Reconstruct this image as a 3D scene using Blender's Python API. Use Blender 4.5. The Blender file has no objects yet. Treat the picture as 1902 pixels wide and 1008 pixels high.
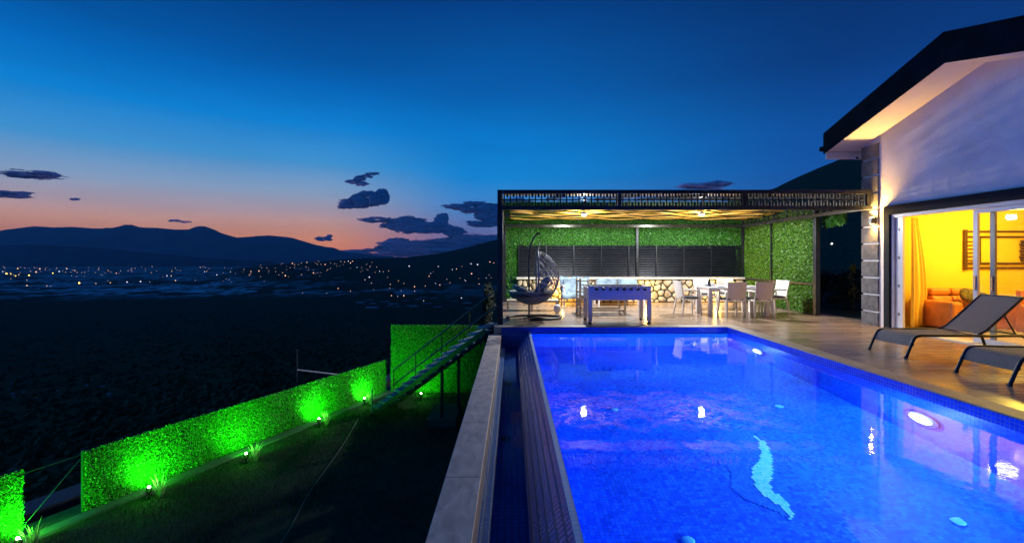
import bpy, math, random
from math import sin, cos, pi, radians, sqrt, atan2, exp, tan
from mathutils import Vector, Matrix, noise as mnoise
random.seed(7)
S = bpy.context.scene
COL = S.collection
# ------------------------------------------------------------------ camera
F = 845.0; CU, CV = 951.0, 481.0; EYE = 1.5
cam = bpy.data.cameras.new("camera"); co = bpy.data.objects.new("camera", cam); COL.objects.link(co)
cam.sensor_width = 36; cam.lens = F/1902*36
cam.shift_y = -23.0/1902
cam.clip_start = 0.05; cam.clip_end = 90000
co.location = (0, 0, EYE); co.rotation_euler = (pi/2, 0, 0)
S.camera = co
# ------------------------------------------------------------------ world: sky after sunset
W = bpy.data.worlds.new("World"); S.world = W; W.use_nodes = True
def lin(c): return tuple(((x/255+0.055)/1.055)**2.4 if x > 10.3 else x/255/12.92 for x in c)
def world():
    nt = W.node_tree; nt.nodes.clear(); N = nt.nodes.new; L = nt.links.new
    def M(op, a, b=None, c=None):
        n = N('ShaderNodeMath'); n.operation = op
        for i, x in enumerate((a, b, c)):
            if x is None: continue
            if isinstance(x, (int, float)): n.inputs[i].default_value = x
            else: L(x, n.inputs[i])
        return n.outputs[0]
    tc = N('ShaderNodeTexCoord'); sp = N('ShaderNodeSeparateXYZ'); L(tc.outputs['Generated'], sp.inputs[0])
    x, y, z = sp.outputs
    el = M('MULTIPLY', M('ARCSINE', z), 180/pi)
    t = M('DIVIDE', M('MAXIMUM', el, 0.0), 60.0)
    def ramp(stops):
        r = N('ShaderNodeValToRGB'); L(t, r.inputs[0]); e = r.color_ramp.elements
        while len(e) > 1: e.remove(e[-1])
        e[0].position = stops[0][0]/60; e[0].color = (*lin(stops[0][1]), 1)
        for d, c in stops[1:]:
            q = e.new(d/60); q.color = (*lin(c), 1)
        return r.outputs[0]
    A = ramp([(0, (255,138,80)), (2.2, (255,162,108)), (3.8, (234,172,144)), (5.4, (190,168,176)), (7.6, (142,168,200)), (11, (66,150,212)), (15, (10,128,208)), (19, (0,102,184)), (22, (0,80,154)), (29, (0,52,118)), (60, (0,22,66))])
    B = ramp([(0, (18,66,130)), (3, (12,72,142)), (8, (2,80,164)), (13, (0,74,154)), (20, (0,52,118)), (30, (0,36,92)), (60, (0,18,56))])
    C = ramp([(0, (120,100,160)), (3, (118,122,182)), (6, (72,140,208)), (10, (8,136,216)), (14, (0,124,206)), (20, (0,92,170)), (30, (0,56,124)), (60, (0,22,66))])
    az = radians(-38)
    h = M('SQRT', M('ADD', M('MULTIPLY', x, x), M('MULTIPLY', y, y)))
    dt = M('DIVIDE', M('ADD', M('MULTIPLY', x, sin(az)), M('MULTIPLY', y, cos(az))), M('MAXIMUM', h, 1e-4))
    dd = M('MULTIPLY', M('ARCCOSINE', M('MINIMUM', M('MAXIMUM', dt, -1.0), 1.0)), 180/pi)
    def ms(a, b, v):
        m = N('ShaderNodeMapRange'); m.interpolation_type = 'SMOOTHSTEP'; L(v, m.inputs[0]); m.inputs[1].default_value = a; m.inputs[2].default_value = b
        return m.outputs[0]
    f1 = ms(14, 34, dd); f2 = ms(36, 78, dd)
    def mix(f, a, b):
        m = N('ShaderNodeMix'); m.data_type = 'RGBA'; L(f, m.inputs[0]); L(a, m.inputs[6]); L(b, m.inputs[7]); return m.outputs[2]
    base = mix(f2, mix(f1, A, C), B)
    # faint long streaks of thin cirrus in the afterglow
    mp = N('ShaderNodeMapping'); mp.inputs['Scale'].default_value = (2.2, 2.2, 16); L(tc.outputs['Generated'], mp.inputs[0])
    ns = N('ShaderNodeTexNoise'); ns.inputs['Scale'].default_value = 2.0; ns.inputs['Detail'].default_value = 5; L(mp.outputs[0], ns.inputs['Vector'])
    g = M('MULTIPLY_ADD', M('SUBTRACT', ns.outputs[0], 0.5), 0.22, 1.0)
    sky = N('ShaderNodeTexSky'); sky.sky_type = 'NISHITA'; sky.sun_disc = False; sky.sun_elevation = radians(-4); sky.sun_rotation = radians(38)
    # extra glow added to the unseen sky at left, brightening the house wall
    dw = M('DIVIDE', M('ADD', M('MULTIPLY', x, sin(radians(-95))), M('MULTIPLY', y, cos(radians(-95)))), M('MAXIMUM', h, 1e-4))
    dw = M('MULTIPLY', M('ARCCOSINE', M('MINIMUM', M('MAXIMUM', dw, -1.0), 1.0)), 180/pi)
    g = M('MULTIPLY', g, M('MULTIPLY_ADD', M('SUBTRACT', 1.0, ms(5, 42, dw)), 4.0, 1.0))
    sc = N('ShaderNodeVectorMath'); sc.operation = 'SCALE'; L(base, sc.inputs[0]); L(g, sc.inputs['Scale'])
    s2 = N('ShaderNodeVectorMath'); s2.operation = 'SCALE'; L(sky.outputs[0], s2.inputs[0]); s2.inputs['Scale'].default_value = 0.05
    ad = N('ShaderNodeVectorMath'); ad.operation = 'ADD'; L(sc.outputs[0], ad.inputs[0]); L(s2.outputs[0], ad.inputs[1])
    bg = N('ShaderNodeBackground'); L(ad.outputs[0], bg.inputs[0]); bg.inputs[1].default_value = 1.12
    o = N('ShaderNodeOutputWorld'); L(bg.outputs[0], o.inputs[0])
world()
S.view_settings.view_transform = 'Standard'; S.view_settings.look = 'None'
S.view_settings.exposure = 0.0; S.view_settings.gamma = 1.0
S.cycles.max_bounces = 7; S.cycles.transparent_max_bounces = 12; S.cycles.sample_clamp_indirect = 4.0; S.cycles.caustics_refractive = True; S.cycles.caustics_reflective = False
S.cycles.blur_glossy = 0.5

# ------------------------------------------------------------------ mesh helpers
class MB:
    def __init__(s): s.v = []; s.f = []
    def add(s, vs, fs):
        n = len(s.v); s.v += [tuple(p) for p in vs]; s.f += [tuple(i+n for i in f) for f in fs]; return s
    def box(s, x0, x1, y0, y1, z0, z1):
        return s.add([(x0,y0,z0),(x1,y0,z0),(x1,y1,z0),(x0,y1,z0),(x0,y0,z1),(x1,y0,z1),(x1,y1,z1),(x0,y1,z1)],
            [(3,2,1,0),(4,5,6,7),(0,1,5,4),(1,2,6,5),(2,3,7,6),(3,0,4,7)])
    def quad(s, a, b, c, d): return s.add([a,b,c,d], [(0,1,2,3)])
    def bar(s, p, q, w, h=None, up=(0,0,1)):
        h = h or w; p = Vector(p); q = Vector(q); d = (q-p).normalized(); u = Vector(up)
        if abs(d.dot(u)) > 0.98: u = Vector((0,1,0))
        a = d.cross(u).normalized()*(w/2); b = a.cross(d).normalized()*(h/2)
        vs = [p-a-b, p+a-b, p+a+b, p-a+b, q-a-b, q+a-b, q+a+b, q-a+b]
        return s.add(vs, [(0,1,2,3),(7,6,5,4),(0,4,5,1),(1,5,6,2),(2,6,7,3),(3,7,4,0)])
    def tube(s, pts, r, n=8, cap=True):
        pts = [Vector(p) for p in pts]; R = r if isinstance(r, (list, tuple)) else [r]*len(pts); base = len(s.v); prev = None
        for i, p in enumerate(pts):
            d = (pts[min(i+1, len(pts)-1)]-pts[max(i-1, 0)]).normalized()
            if prev is None:
                u = Vector((0,0,1)) if abs(d.z) < 0.9 else Vector((1,0,0))
                a = d.cross(u).normalized()
            else:
                a = (prev-d*prev.dot(d)).normalized()
            prev = a; b = d.cross(a)
            for k in range(n):
                t = 2*pi*k/n; s.v.append(tuple(p+(a*cos(t)+b*sin(t))*R[i]))
        for i in range(len(pts)-1):
            for k in range(n):
                k2 = (k+1) % n; s.f.append((base+i*n+k, base+(i+1)*n+k, base+(i+1)*n+k2, base+i*n+k2))
        if cap:
            s.f.append(tuple(base+k for k in range(n))); s.f.append(tuple(base+(len(pts)-1)*n+k for k in reversed(range(n))))
        return s
    def prism(s, poly, axis, a, b):
        """poly in the two other axes (order x,y,z without axis); extruded along axis from a to b"""
        def P(p, t): return {'x': (t, p[0], p[1]), 'y': (p[0], t, p[1]), 'z': (p[0], p[1], t)}[axis]
        n = len(poly); vs = [P(p, a) for p in poly]+[P(p, b) for p in poly]
        fs = [tuple(range(n)), tuple(range(2*n-1, n-1, -1))]+[(i, i+n, (i+1) % n+n, (i+1) % n) for i in range(n)]
        return s.add(vs, fs)
    def lathe(s, prof, c=(0,0,0), n=20):
        base = len(s.v)
        for r, z in prof:
            for k in range(n): t = 2*pi*k/n; s.v.append((c[0]+r*cos(t), c[1]+r*sin(t), c[2]+z))
        for i in range(len(prof)-1):
            for k in range(n): k2 = (k+1) % n; s.f.append((base+i*n+k, base+i*n+k2, base+(i+1)*n+k2, base+(i+1)*n+k))
        return s
    def ell(s, c, r, nu=16, nv=10, rot=None, e=1.0, amp=0, ns=2.0):
        c = Vector(c); base = len(s.v); rot = rot or Matrix.Identity(3)
        f = lambda t: math.copysign(abs(t)**e, t)
        for j in range(nv+1):
            ph = -pi/2+pi*j/nv
            for k in range(nu):
                t = 2*pi*k/nu
                q = Vector((f(cos(ph))*f(cos(t)), f(cos(ph))*f(sin(t)), f(sin(ph))))
                m = 1+amp*mnoise.noise((q+c*0.01)*ns+c*0.37) if amp else 1
                s.v.append(tuple(c+rot@Vector((q.x*r[0]*m, q.y*r[1]*m, q.z*r[2]*m))))
        for j in range(nv):
            for k in range(nu): k2 = (k+1) % nu; s.f.append((base+j*nu+k, base+j*nu+k2, base+(j+1)*nu+k2, base+(j+1)*nu+k))
        return s
    def sheet(s, prof, y0, y1, th, ny=1):
        """profile [(x,z)] extruded in y as a thin slab"""
        n = len(prof); top = []; bot = []
        for i, (x, z) in enumerate(prof):
            a = prof[max(i-1,0)]; b = prof[min(i+1,n-1)]; dx, dz = b[0]-a[0], b[1]-a[1]; l = sqrt(dx*dx+dz*dz); nx, nz = -dz/l, dx/l
            top.append((x, z)); bot.append((x-nx*th, z-nz*th))
        return s.prism(top+bot[::-1], 'y', y0, y1) if False else s._strip(top, bot, y0, y1)
    def _strip(s, top, bot, y0, y1):
        n = len(top); base = len(s.v)
        for (x, z) in top: s.v += [(x, y0, z), (x, y1, z)]
        for (x, z) in bot: s.v += [(x, y0, z), (x, y1, z)]
        for i in range(n-1):
            a = base+2*i; s.f.append((a, a+2, a+3, a+1)); b = base+2*n+2*i; s.f.append((b, b+1, b+3, b+2))
            s.f.append((a, b, b+2, a+2)); s.f.append((a+1, a+3, b+3, b+1))
        s.f.append((base, base+1, base+2*n+1, base+2*n)); e = base+2*(n-1); g = base+2*n+2*(n-1); s.f.append((e, g, g+1, e+1))
        return s
def _base(o):
    v = Vector((0,0,0))
    while o is not None: v += o.location; o = o.parent
    return v
def build(name, mb, mat, parent=None, smooth=None, bev=0, local=False, uv=True):
    """link the collected shapes as one mesh object; coordinates are world ones unless local"""
    if parent is not None:
        off = Vector((0,0,0)) if local else _base(parent); loc = Vector((0,0,0))
    elif local: off = loc = Vector((0,0,0))
    else:
        xs = [p[0] for p in mb.v]; ys = [p[1] for p in mb.v]; zs = [p[2] for p in mb.v]
        off = loc = Vector(((min(xs)+max(xs))/2, (min(ys)+max(ys))/2, min(zs)))
    me = bpy.data.meshes.new(name)
    me.from_pydata([(p[0]-off.x, p[1]-off.y, p[2]-off.z) for p in mb.v], [], mb.f); me.update()
    if uv:
        l = me.uv_layers.new(name='UVMap').data; V = [Vector(p) for p in mb.v]
        for p in me.polygons:
            n = p.normal; ax = max(range(3), key=lambda i: abs(n[i])-(0.001*i))
            for li in p.loop_indices:
                c = V[me.loops[li].vertex_index]
                l[li].uv = (c.y, c.z) if ax == 0 else (c.x, c.z) if ax == 1 else (c.x, c.y)
    me.materials.append(mat)
    if smooth is not None:
        me.polygons.foreach_set('use_smooth', [True]*len(me.polygons)); me.set_sharp_from_angle(angle=radians(smooth))
    o = bpy.data.objects.new(name, me); COL.objects.link(o); o.location = loc
    if parent is not None: o.parent = parent
    if bev:
        b = o.modifiers.new('bevel', 'BEVEL'); b.width = bev; b.segments = 2; b.limit_method = 'ANGLE'
    return o
def tag(o, label=None, cat=None, group=None, kind=None):
    if label: o['label'] = label
    if cat: o['category'] = cat
    if group: o['group'] = group
    if kind: o['kind'] = kind
    return o
def empty(name, loc, label, cat, group=None, rz=0):
    o = bpy.data.objects.new(name, None); COL.objects.link(o); o.location = loc; o.rotation_euler = (0,0,rz); o.empty_display_size = .2
    return tag(o, label, cat, group)
def struct(name, mb, mat, smooth=None, **k): return tag(build(name, mb, mat, smooth=smooth, **k), kind='structure')
def kids(o): return [c for c in COL.objects if c.parent == o]
def copy_tree(o, parent=None):
    c = o.copy(); COL.objects.link(c); c.parent = parent
    for ch in kids(o): copy_tree(ch, c)
    return c
def dup(o, loc, rz, label, group=None):
    c = copy_tree(o); c.location = loc; c.rotation_euler = (0,0,rz); c['label'] = label
    if group: c['group'] = group
    return c
def lamp(kind, name, loc, power, color, parent=None, size=0.05, to=None, angle=60, blend=.5, local=False):
    d = bpy.data.lights.new(name, kind); d.energy = power; d.color = color
    if kind == 'AREA': d.size = size
    else: d.shadow_soft_size = size
    if kind == 'SPOT': d.spot_size = radians(angle); d.spot_blend = blend
    if name.startswith('room'): d.specular_factor = 0; d.cycles.use_multiple_importance_sampling = False
    if name.startswith('pool'): d.cycles.use_multiple_importance_sampling = False
    o = bpy.data.objects.new(name, d); COL.objects.link(o)
    off = _base(parent) if parent is not None and not local else Vector((0,0,0))
    o.location = Vector(loc)-off
    if parent is not None: o.parent = parent
    if to is not None: o.rotation_euler = (Vector(to)-Vector(loc)).to_track_quat('-Z', 'Y').to_euler()
    return o

# ------------------------------------------------------------------ materials
MATS = {}
def mat(name):
    m = bpy.data.materials.new(name); m.use_nodes = True; nt = m.node_tree
    return m, nt, nt.nodes['Principled BSDF'], nt.nodes.new, nt.links.new
def pbr(name, c, rough=.6, metal=0, var=.25, ns=6, bump=0, bs=60, spec=.5, c2=None, stretch=None, detail=4, coat=0):
    m, nt, P, N, L = mat(name)
    tc = N('ShaderNodeTexCoord'); src = tc.outputs['Object']
    if stretch:
        mp = N('ShaderNodeMapping'); mp.inputs['Scale'].default_value = stretch; L(src, mp.inputs[0]); src = mp.outputs[0]
    n = N('ShaderNodeTexNoise'); n.inputs['Scale'].default_value = ns; n.inputs['Detail'].default_value = detail; L(src, n.inputs['Vector'])
    r = N('ShaderNodeValToRGB'); L(n.outputs[0], r.inputs[0])
    a = tuple(x*(1-var) for x in c); b = c2 or tuple(min(1, x*(1+var)) for x in c)
    r.color_ramp.elements[0].position = .32; r.color_ramp.elements[1].position = .68
    r.color_ramp.elements[0].color = (*a, 1); r.color_ramp.elements[1].color = (*b, 1)
    L(r.outputs[0], P.inputs['Base Color'])
    mr = N('ShaderNodeMapRange'); L(n.outputs[0], mr.inputs[0]); mr.inputs[3].default_value = max(.02, rough-.08); mr.inputs[4].default_value = min(1, rough+.08)
    L(mr.outputs[0], P.inputs['Roughness'])
    P.inputs['Metallic'].default_value = metal; P.inputs['Specular IOR Level'].default_value = spec
    if coat: P.inputs['Coat Weight'].default_value = coat; P.inputs['Coat Roughness'].default_value = .1
    if bump:
        n2 = N('ShaderNodeTexNoise'); n2.inputs['Scale'].default_value = bs; n2.inputs['Detail'].default_value = 4; L(src, n2.inputs['Vector'])
        bp = N('ShaderNodeBump'); bp.inputs['Strength'].default_value = bump; bp.inputs['Distance'].default_value = .01; L(n2.outputs[0], bp.inputs['Height']); L(bp.outputs[0], P.inputs['Normal'])
    return m
def brick(name, c1, c2, mortar, w, h, gap, rough=.3, offset=0.0, bump=.4, bias=0, spec=.5, grain=None, ga=.5, mrough=.8, coat=0, patch=0, freq=2):
    m, nt, P, N, L = mat(name)
    u = N('ShaderNodeUVMap'); u.uv_map = 'UVMap'
    b = N('ShaderNodeTexBrick'); L(u.outputs[0], b.inputs['Vector']); b.offset = offset; b.offset_frequency = freq; b.squash = 1
    b.inputs['Scale'].default_value = 1; b.inputs['Mortar Size'].default_value = gap; b.inputs['Mortar Smooth'].default_value = .1; b.inputs['Bias'].default_value = bias
    b.inputs['Brick Width'].default_value = w; b.inputs['Row Height'].default_value = h
    b.inputs['Color1'].default_value = (*c1, 1); b.inputs['Color2'].default_value = (*c2, 1); b.inputs['Mortar'].default_value = (*mortar, 1)
    out = b.outputs['Color']
    if grain:
        mp = N('ShaderNodeMapping'); mp.inputs['Scale'].default_value = (*grain, 1); L(u.outputs[0], mp.inputs[0])
        n = N('ShaderNodeTexNoise'); n.inputs['Scale'].default_value = 1; n.inputs['Detail'].default_value = 6; n.inputs['Distortion'].default_value = .6; L(mp.outputs[0], n.inputs['Vector'])
        mr = N('ShaderNodeMapRange'); L(n.outputs[0], mr.inputs[0]); mr.inputs[1].default_value = .3; mr.inputs[2].default_value = .7; mr.inputs[3].default_value = 1-ga*1.1; mr.inputs[4].default_value = 1+ga*.9
        vm = N('ShaderNodeVectorMath'); vm.operation = 'SCALE'; L(out, vm.inputs[0]); L(mr.outputs[0], vm.inputs['Scale']); out = vm.outputs[0]
    if patch:
        n = N('ShaderNodeTexNoise'); n.inputs['Scale'].default_value = 1.6; n.inputs['Detail'].default_value = 8; n.inputs['Roughness'].default_value = .7; L(u.outputs[0], n.inputs['Vector'])
        mr = N('ShaderNodeMapRange'); L(n.outputs[0], mr.inputs[0]); mr.inputs[1].default_value = .3; mr.inputs[2].default_value = .7; mr.inputs[3].default_value = 1-patch; mr.inputs[4].default_value = 1+patch
        vm = N('ShaderNodeVectorMath'); vm.operation = 'SCALE'; L(out, vm.inputs[0]); L(mr.outputs[0], vm.inputs['Scale']); out = vm.outputs[0]
    L(out, P.inputs['Base Color'])
    mr = N('ShaderNodeMapRange'); L(b.outputs['Fac'], mr.inputs[0]); mr.inputs[3].default_value = rough; mr.inputs[4].default_value = mrough; L(mr.outputs[0], P.inputs['Roughness'])
    P.inputs['Specular IOR Level'].default_value = spec
    if coat: P.inputs['Coat Weight'].default_value = coat; P.inputs['Coat Roughness'].default_value = .08
    if bump:
        bp = N('ShaderNodeBump'); bp.invert = True; bp.inputs['Strength'].default_value = bump; bp.inputs['Distance'].default_value = .004; L(b.outputs['Fac'], bp.inputs['Height']); L(bp.outputs[0], P.inputs['Normal'])
    return m
def emit(name, c, s, sample=True):
    m, nt, P, N, L = mat(name); P.inputs['Base Color'].default_value = (.8,.8,.8,1); P.inputs['Emission Color'].default_value = (*c, 1); P.inputs['Emission Strength'].default_value = s
    if not sample: m.cycles.emission_sampling = 'NONE'
    return m
def leafmat(name, c, c2, ns=35, tr=.35, rough=.45):
    m, nt, P, N, L = mat(name)
    tc = N('ShaderNodeTexCoord'); n = N('ShaderNodeTexNoise'); n.inputs['Scale'].default_value = ns; n.inputs['Detail'].default_value = 2; L(tc.outputs['Object'], n.inputs['Vector'])
    r = N('ShaderNodeValToRGB'); L(n.outputs[0], r.inputs[0]); r.color_ramp.elements[0].position = .35; r.color_ramp.elements[1].position = .65
    r.color_ramp.elements[0].color = (*c, 1); r.color_ramp.elements[1].color = (*c2, 1); L(r.outputs[0], P.inputs['Base Color']); P.inputs['Roughness'].default_value = rough
    t = N('ShaderNodeBsdfTranslucent'); L(r.outputs[0], t.inputs[0]); mx = N('ShaderNodeMixShader'); mx.inputs[0].default_value = tr
    L(P.outputs[0], mx.inputs[1]); L(t.outputs[0], mx.inputs[2]); L(mx.outputs[0], nt.nodes['Material Output'].inputs[0])
    return m
def water(name, tint, scale=3.0, strength=.05, ior=1.33, dist=.02, refract=True):
    m, nt, P, N, L = mat(name); nt.nodes.remove(P)
    tc = N('ShaderNodeTexCoord'); n = N('ShaderNodeTexNoise'); n.inputs['Scale'].default_value = scale; n.inputs['Detail'].default_value = 4; L(tc.outputs['Object'], n.inputs['Vector'])
    bp = N('ShaderNodeBump'); bp.inputs['Strength'].default_value = strength; bp.inputs['Distance'].default_value = dist; L(n.outputs[0], bp.inputs['Height'])
    fr = N('ShaderNodeFresnel'); fr.inputs[0].default_value = ior; L(bp.outputs[0], fr.inputs['Normal'])
    g = N('ShaderNodeBsdfGlossy'); g.inputs['Roughness'].default_value = .015; L(bp.outputs[0], g.inputs['Normal'])
    t = N('ShaderNodeBsdfRefraction' if refract else 'ShaderNodeBsdfTransparent'); t.inputs[0].default_value = (*tint, 1)
    if refract: t.inputs['IOR'].default_value = ior; t.inputs['Roughness'].default_value = 0; L(bp.outputs[0], t.inputs['Normal'])
    mx = N('ShaderNodeMixShader'); L(fr.outputs[0], mx.inputs[0]); L(t.outputs[0], mx.inputs[1]); L(g.outputs[0], mx.inputs[2]); L(mx.outputs[0], nt.nodes['Material Output'].inputs[0])
    return m
M = dict(
    mosaic = brick('mosaic_blue', (.004,.07,.70), (.02,.2,.92), (.01,.09,.5), .042, .042, .003, rough=.55, patch=.26, mrough=.7, spec=.08),
    band = brick('mosaic_band', (.004,.02,.40), (.01,.05,.55), (.03,.09,.3), .042, .042, .004, rough=.15, mrough=.5),
    weir = brick('mosaic_weir', (.015,.07,.36), (.04,.13,.52), (.02,.05,.16), .052, .052, .008, rough=.2, bump=1.0, mrough=.5),
    trough = brick('mosaic_trough', (.01,.10,.42), (.02,.16,.6), (.03,.1,.3), .052, .052, .006, rough=.3, mrough=.5),
    deck = brick('deck_wood_plank', (.27,.19,.13), (.42,.30,.205), (.07,.055,.04), 1.2, .2, .004, rough=.24, offset=.37, bump=.5, grain=(1.6, 26), spec=.5, freq=1),
    deckfar = None,
    coping = pbr('coping_travertine', (.36,.29,.22), .5, var=.25, ns=5, bump=.25, bs=80),
    curb = brick('curb_stone', (.58,.48,.39), (.66,.55,.45), (.14,.13,.12), 3.0, 1.15, .006, rough=.55, grain=(12,5), ga=.25, offset=0),
    plaster = pbr('plaster_white', (.78,.71,.65), .9, var=.10, ns=1.5, bump=1.0, bs=45, detail=8),
    concrete = pbr('concrete', (.25,.25,.24), .85, var=.25, ns=2, bump=.4, bs=30),
    soffit = pbr('soffit_cream', (.80,.68,.56), .7, var=.04, ns=2, bump=.1, bs=40),
    roof = pbr('roof_board_dark', (.004,.009,.010), .8, var=.4, ns=3, bump=.4, bs=60, spec=.1),
    clad = pbr('cladding_charcoal', (.12,.115,.115), .8, var=.35, ns=8, bump=.8, bs=50),
    joint = pbr('joint_white', (.62,.6,.6), .7, var=.08),
    darkframe = pbr('frame_dark', (.008,.012,.018), .7, var=.15, spec=.2),
    whiteframe = pbr('frame_white', (.62,.60,.62), .35, var=.05),
    greyframe = pbr('frame_grey', (.2,.2,.22), .35, var=.08),
    yellow = pbr('wall_yellow', (.85,.58,.05), .85, var=.03, ns=2),
    ceilw = pbr('ceiling_white', (.8,.75,.6), .9, var=.03),
    curtain = pbr('curtain_cloth', (.85,.52,.06), .9, var=.06, ns=12),
    leather = pbr('leather_orange', (.62,.22,.045), .42, var=.18, ns=5, bump=.25, bs=90),
    cushdark = pbr('cushion_dark', (.03,.025,.02), .85, var=.6, ns=16, c2=(.2,.15,.03)),
    cushyel = pbr('cushion_yellow', (.62,.5,.07), .85, var=.15, ns=10),
    darkwood = pbr('rack_wood_dark', (.07,.03,.015), .5, var=.3, ns=6, stretch=(4,4,1)),
    steel = pbr('pergola_steel', (.03,.032,.036), .38, metal=.5, var=.2, ns=5),
    beam = pbr('pergola_beam_gloss', (.10,.105,.11), .22, metal=.6, var=.15, ns=4),
    slat = pbr('slat_charcoal', (.012,.014,.020), .35, metal=.2, var=.2, ns=4),
    lath = pbr('lath_wood', (.70,.40,.05), .55, var=.2, ns=5, stretch=(1,8,8)),
    batten = pbr('batten_wood', (.65,.44,.22), .6, var=.25, ns=5, stretch=(1,8,8)),
    stone = pbr('garden_stone', (.42,.33,.2), .8, var=.35, ns=4, bump=.6, bs=40, c2=(.66,.57,.42)),
    mortar = pbr('mortar_dark', (.035,.045,.03), .9, var=.3, ns=20, bump=.4),
    cap = pbr('wall_cap', (.62,.58,.5), .6, var=.1, ns=5),
    white = pbr('painted_white', (.66,.64,.64), .45, var=.07),
    chairp = pbr('chair_plastic', (.74,.67,.58), .5, var=.08, ns=30, bump=.5, bs=150),
    cushion = pbr('cushion_black', (.018,.018,.024), .85, var=.3),
    foosb = pbr('foosball_panel', (.62,.54,.52), .4, var=.05),
    black = pbr('black_plastic', (.012,.012,.013), .4, var=.2),
    chrome = pbr('chrome', (.6,.6,.62), .2, metal=1, var=.05),
    field = pbr('playfield_green', (.03,.2,.05), .6, var=.1),
    wicker = pbr('wicker_grey', (.2,.19,.2), .6, var=.35, ns=40),
    slate = pbr('cushion_slate', (.11,.16,.2), .85, var=.3, ns=5, bump=.4, bs=20),
    bluegrey = pbr('blanket_blue_grey', (.22,.30,.36), .9, var=.45, ns=4, bump=.4, bs=12),
    mauve = pbr('cushion_mauve', (.06,.05,.062), .85, var=.2, ns=6, bump=.3, bs=30),
    lounger = pbr('lounger_tube', (.022,.022,.026), .4, var=.2, metal=.3),
    sling = pbr('lounger_sling', (.20,.165,.14), .75, var=.15, ns=60, bump=.5, bs=400),
    beige = pbr('bench_wood', (.45,.38,.29), .6, var=.2, ns=5),
    hedge = leafmat('hedge_leaf', (.015,.10,.010), (.10,.38,.035), 45, .2, .35),
    hedgeside = leafmat('hedge_leaf_lamp_tint', (.03,.10,.006), (.15,.36,.02), 45, .2, .4),  # same hedge leaf made yellower: warm lamplight put into the colour
    hedgeback = pbr('hedge_mat', (.01,.045,.008), .95, var=.4, ns=30),
    grass = leafmat('grass_blade', (.012,.045,.008), (.03,.09,.015), 3, .3),
    lawn = pbr('lawn_soil', (.010,.022,.008), .95, var=.5, ns=5, bump=.8, bs=20),
    darkleaf = leafmat('dark_leaf', (.004,.012,.005), (.009,.026,.008), 6, .1, .8),
    gold = leafmat('yellow_lit_leaf', (.12,.1,.01), (.3,.25,.02), 6, .3),  # yellow light falling on the shoot, put into its leaf colour
    bark = pbr('bark', (.05,.035,.025), .9, var=.4, ns=20, bump=.5),
    palegrass = leafmat('pale_blade', (.25,.4,.12), (.6,.7,.4), 12, .3),
    strip = pbr('concrete_strip', (.07,.085,.09), .8, var=.2, ns=3, bump=.3, bs=30),
    glassw = emit('lamp_white_lens', (.9,.95,1), 30),
    warmbulb = emit('lamp_warm_lens', (1,.62,.18), 25),
    intbulb = emit('room_lamp_lens', (.95,.95,1), 8),
    poolens = emit('pool_lamp_lens', (.75,.92,1), 9),
    greenlens = emit('garden_lamp_lens', (.75,1,.6), 40),
    inlay = brick('mosaic_dolphin_light', (.14,.74,.72), (.45,.85,.78), (.08,.5,.75), .03, .03, .002, rough=.5, spec=.1),
    inlayd = brick('mosaic_dolphin_dark', (.005,.10,.60), (.018,.20,.78), (.01,.09,.5), .03, .03, .002, rough=.5, spec=.1),
    nozzle = pbr('nozzle_pale', (.15,.6,.75), .3, var=.05),
    orange = pbr('lemon_skin', (.75,.6,.05), .5, var=.1, ns=10),
    porcelain = pbr('porcelain', (.8,.8,.8), .25, var=.03),
)
M['water'] = water('pool_water', (.48,.72,1.0), 3.6, .15, dist=.012)
M['trwater'] = water('trough_water', (.6,.8,1), 5, .3, dist=.01, refract=False, ior=1.12)
def glass(name, tint=(.95,.97,.97)):
    m, nt, P, N, L = mat(name); nt.nodes.remove(P)
    ge = N('ShaderNodeNewGeometry'); mi = N('ShaderNodeMapRange'); L(ge.outputs['Backfacing'], mi.inputs[0]); mi.inputs[3].default_value = 1.5; mi.inputs[4].default_value = 1/1.5
    fr = N('ShaderNodeFresnel'); L(mi.outputs[0], fr.inputs[0]); g = N('ShaderNodeBsdfGlossy'); g.inputs['Roughness'].default_value = .01
    t = N('ShaderNodeBsdfTransparent'); t.inputs[0].default_value = (*tint, 1); mx = N('ShaderNodeMixShader')
    L(fr.outputs[0], mx.inputs[0]); L(t.outputs[0], mx.inputs[1]); L(g.outputs[0], mx.inputs[2]); L(mx.outputs[0], nt.nodes['Material Output'].inputs[0]); return m
M['glass'] = glass('window_glass')

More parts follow.
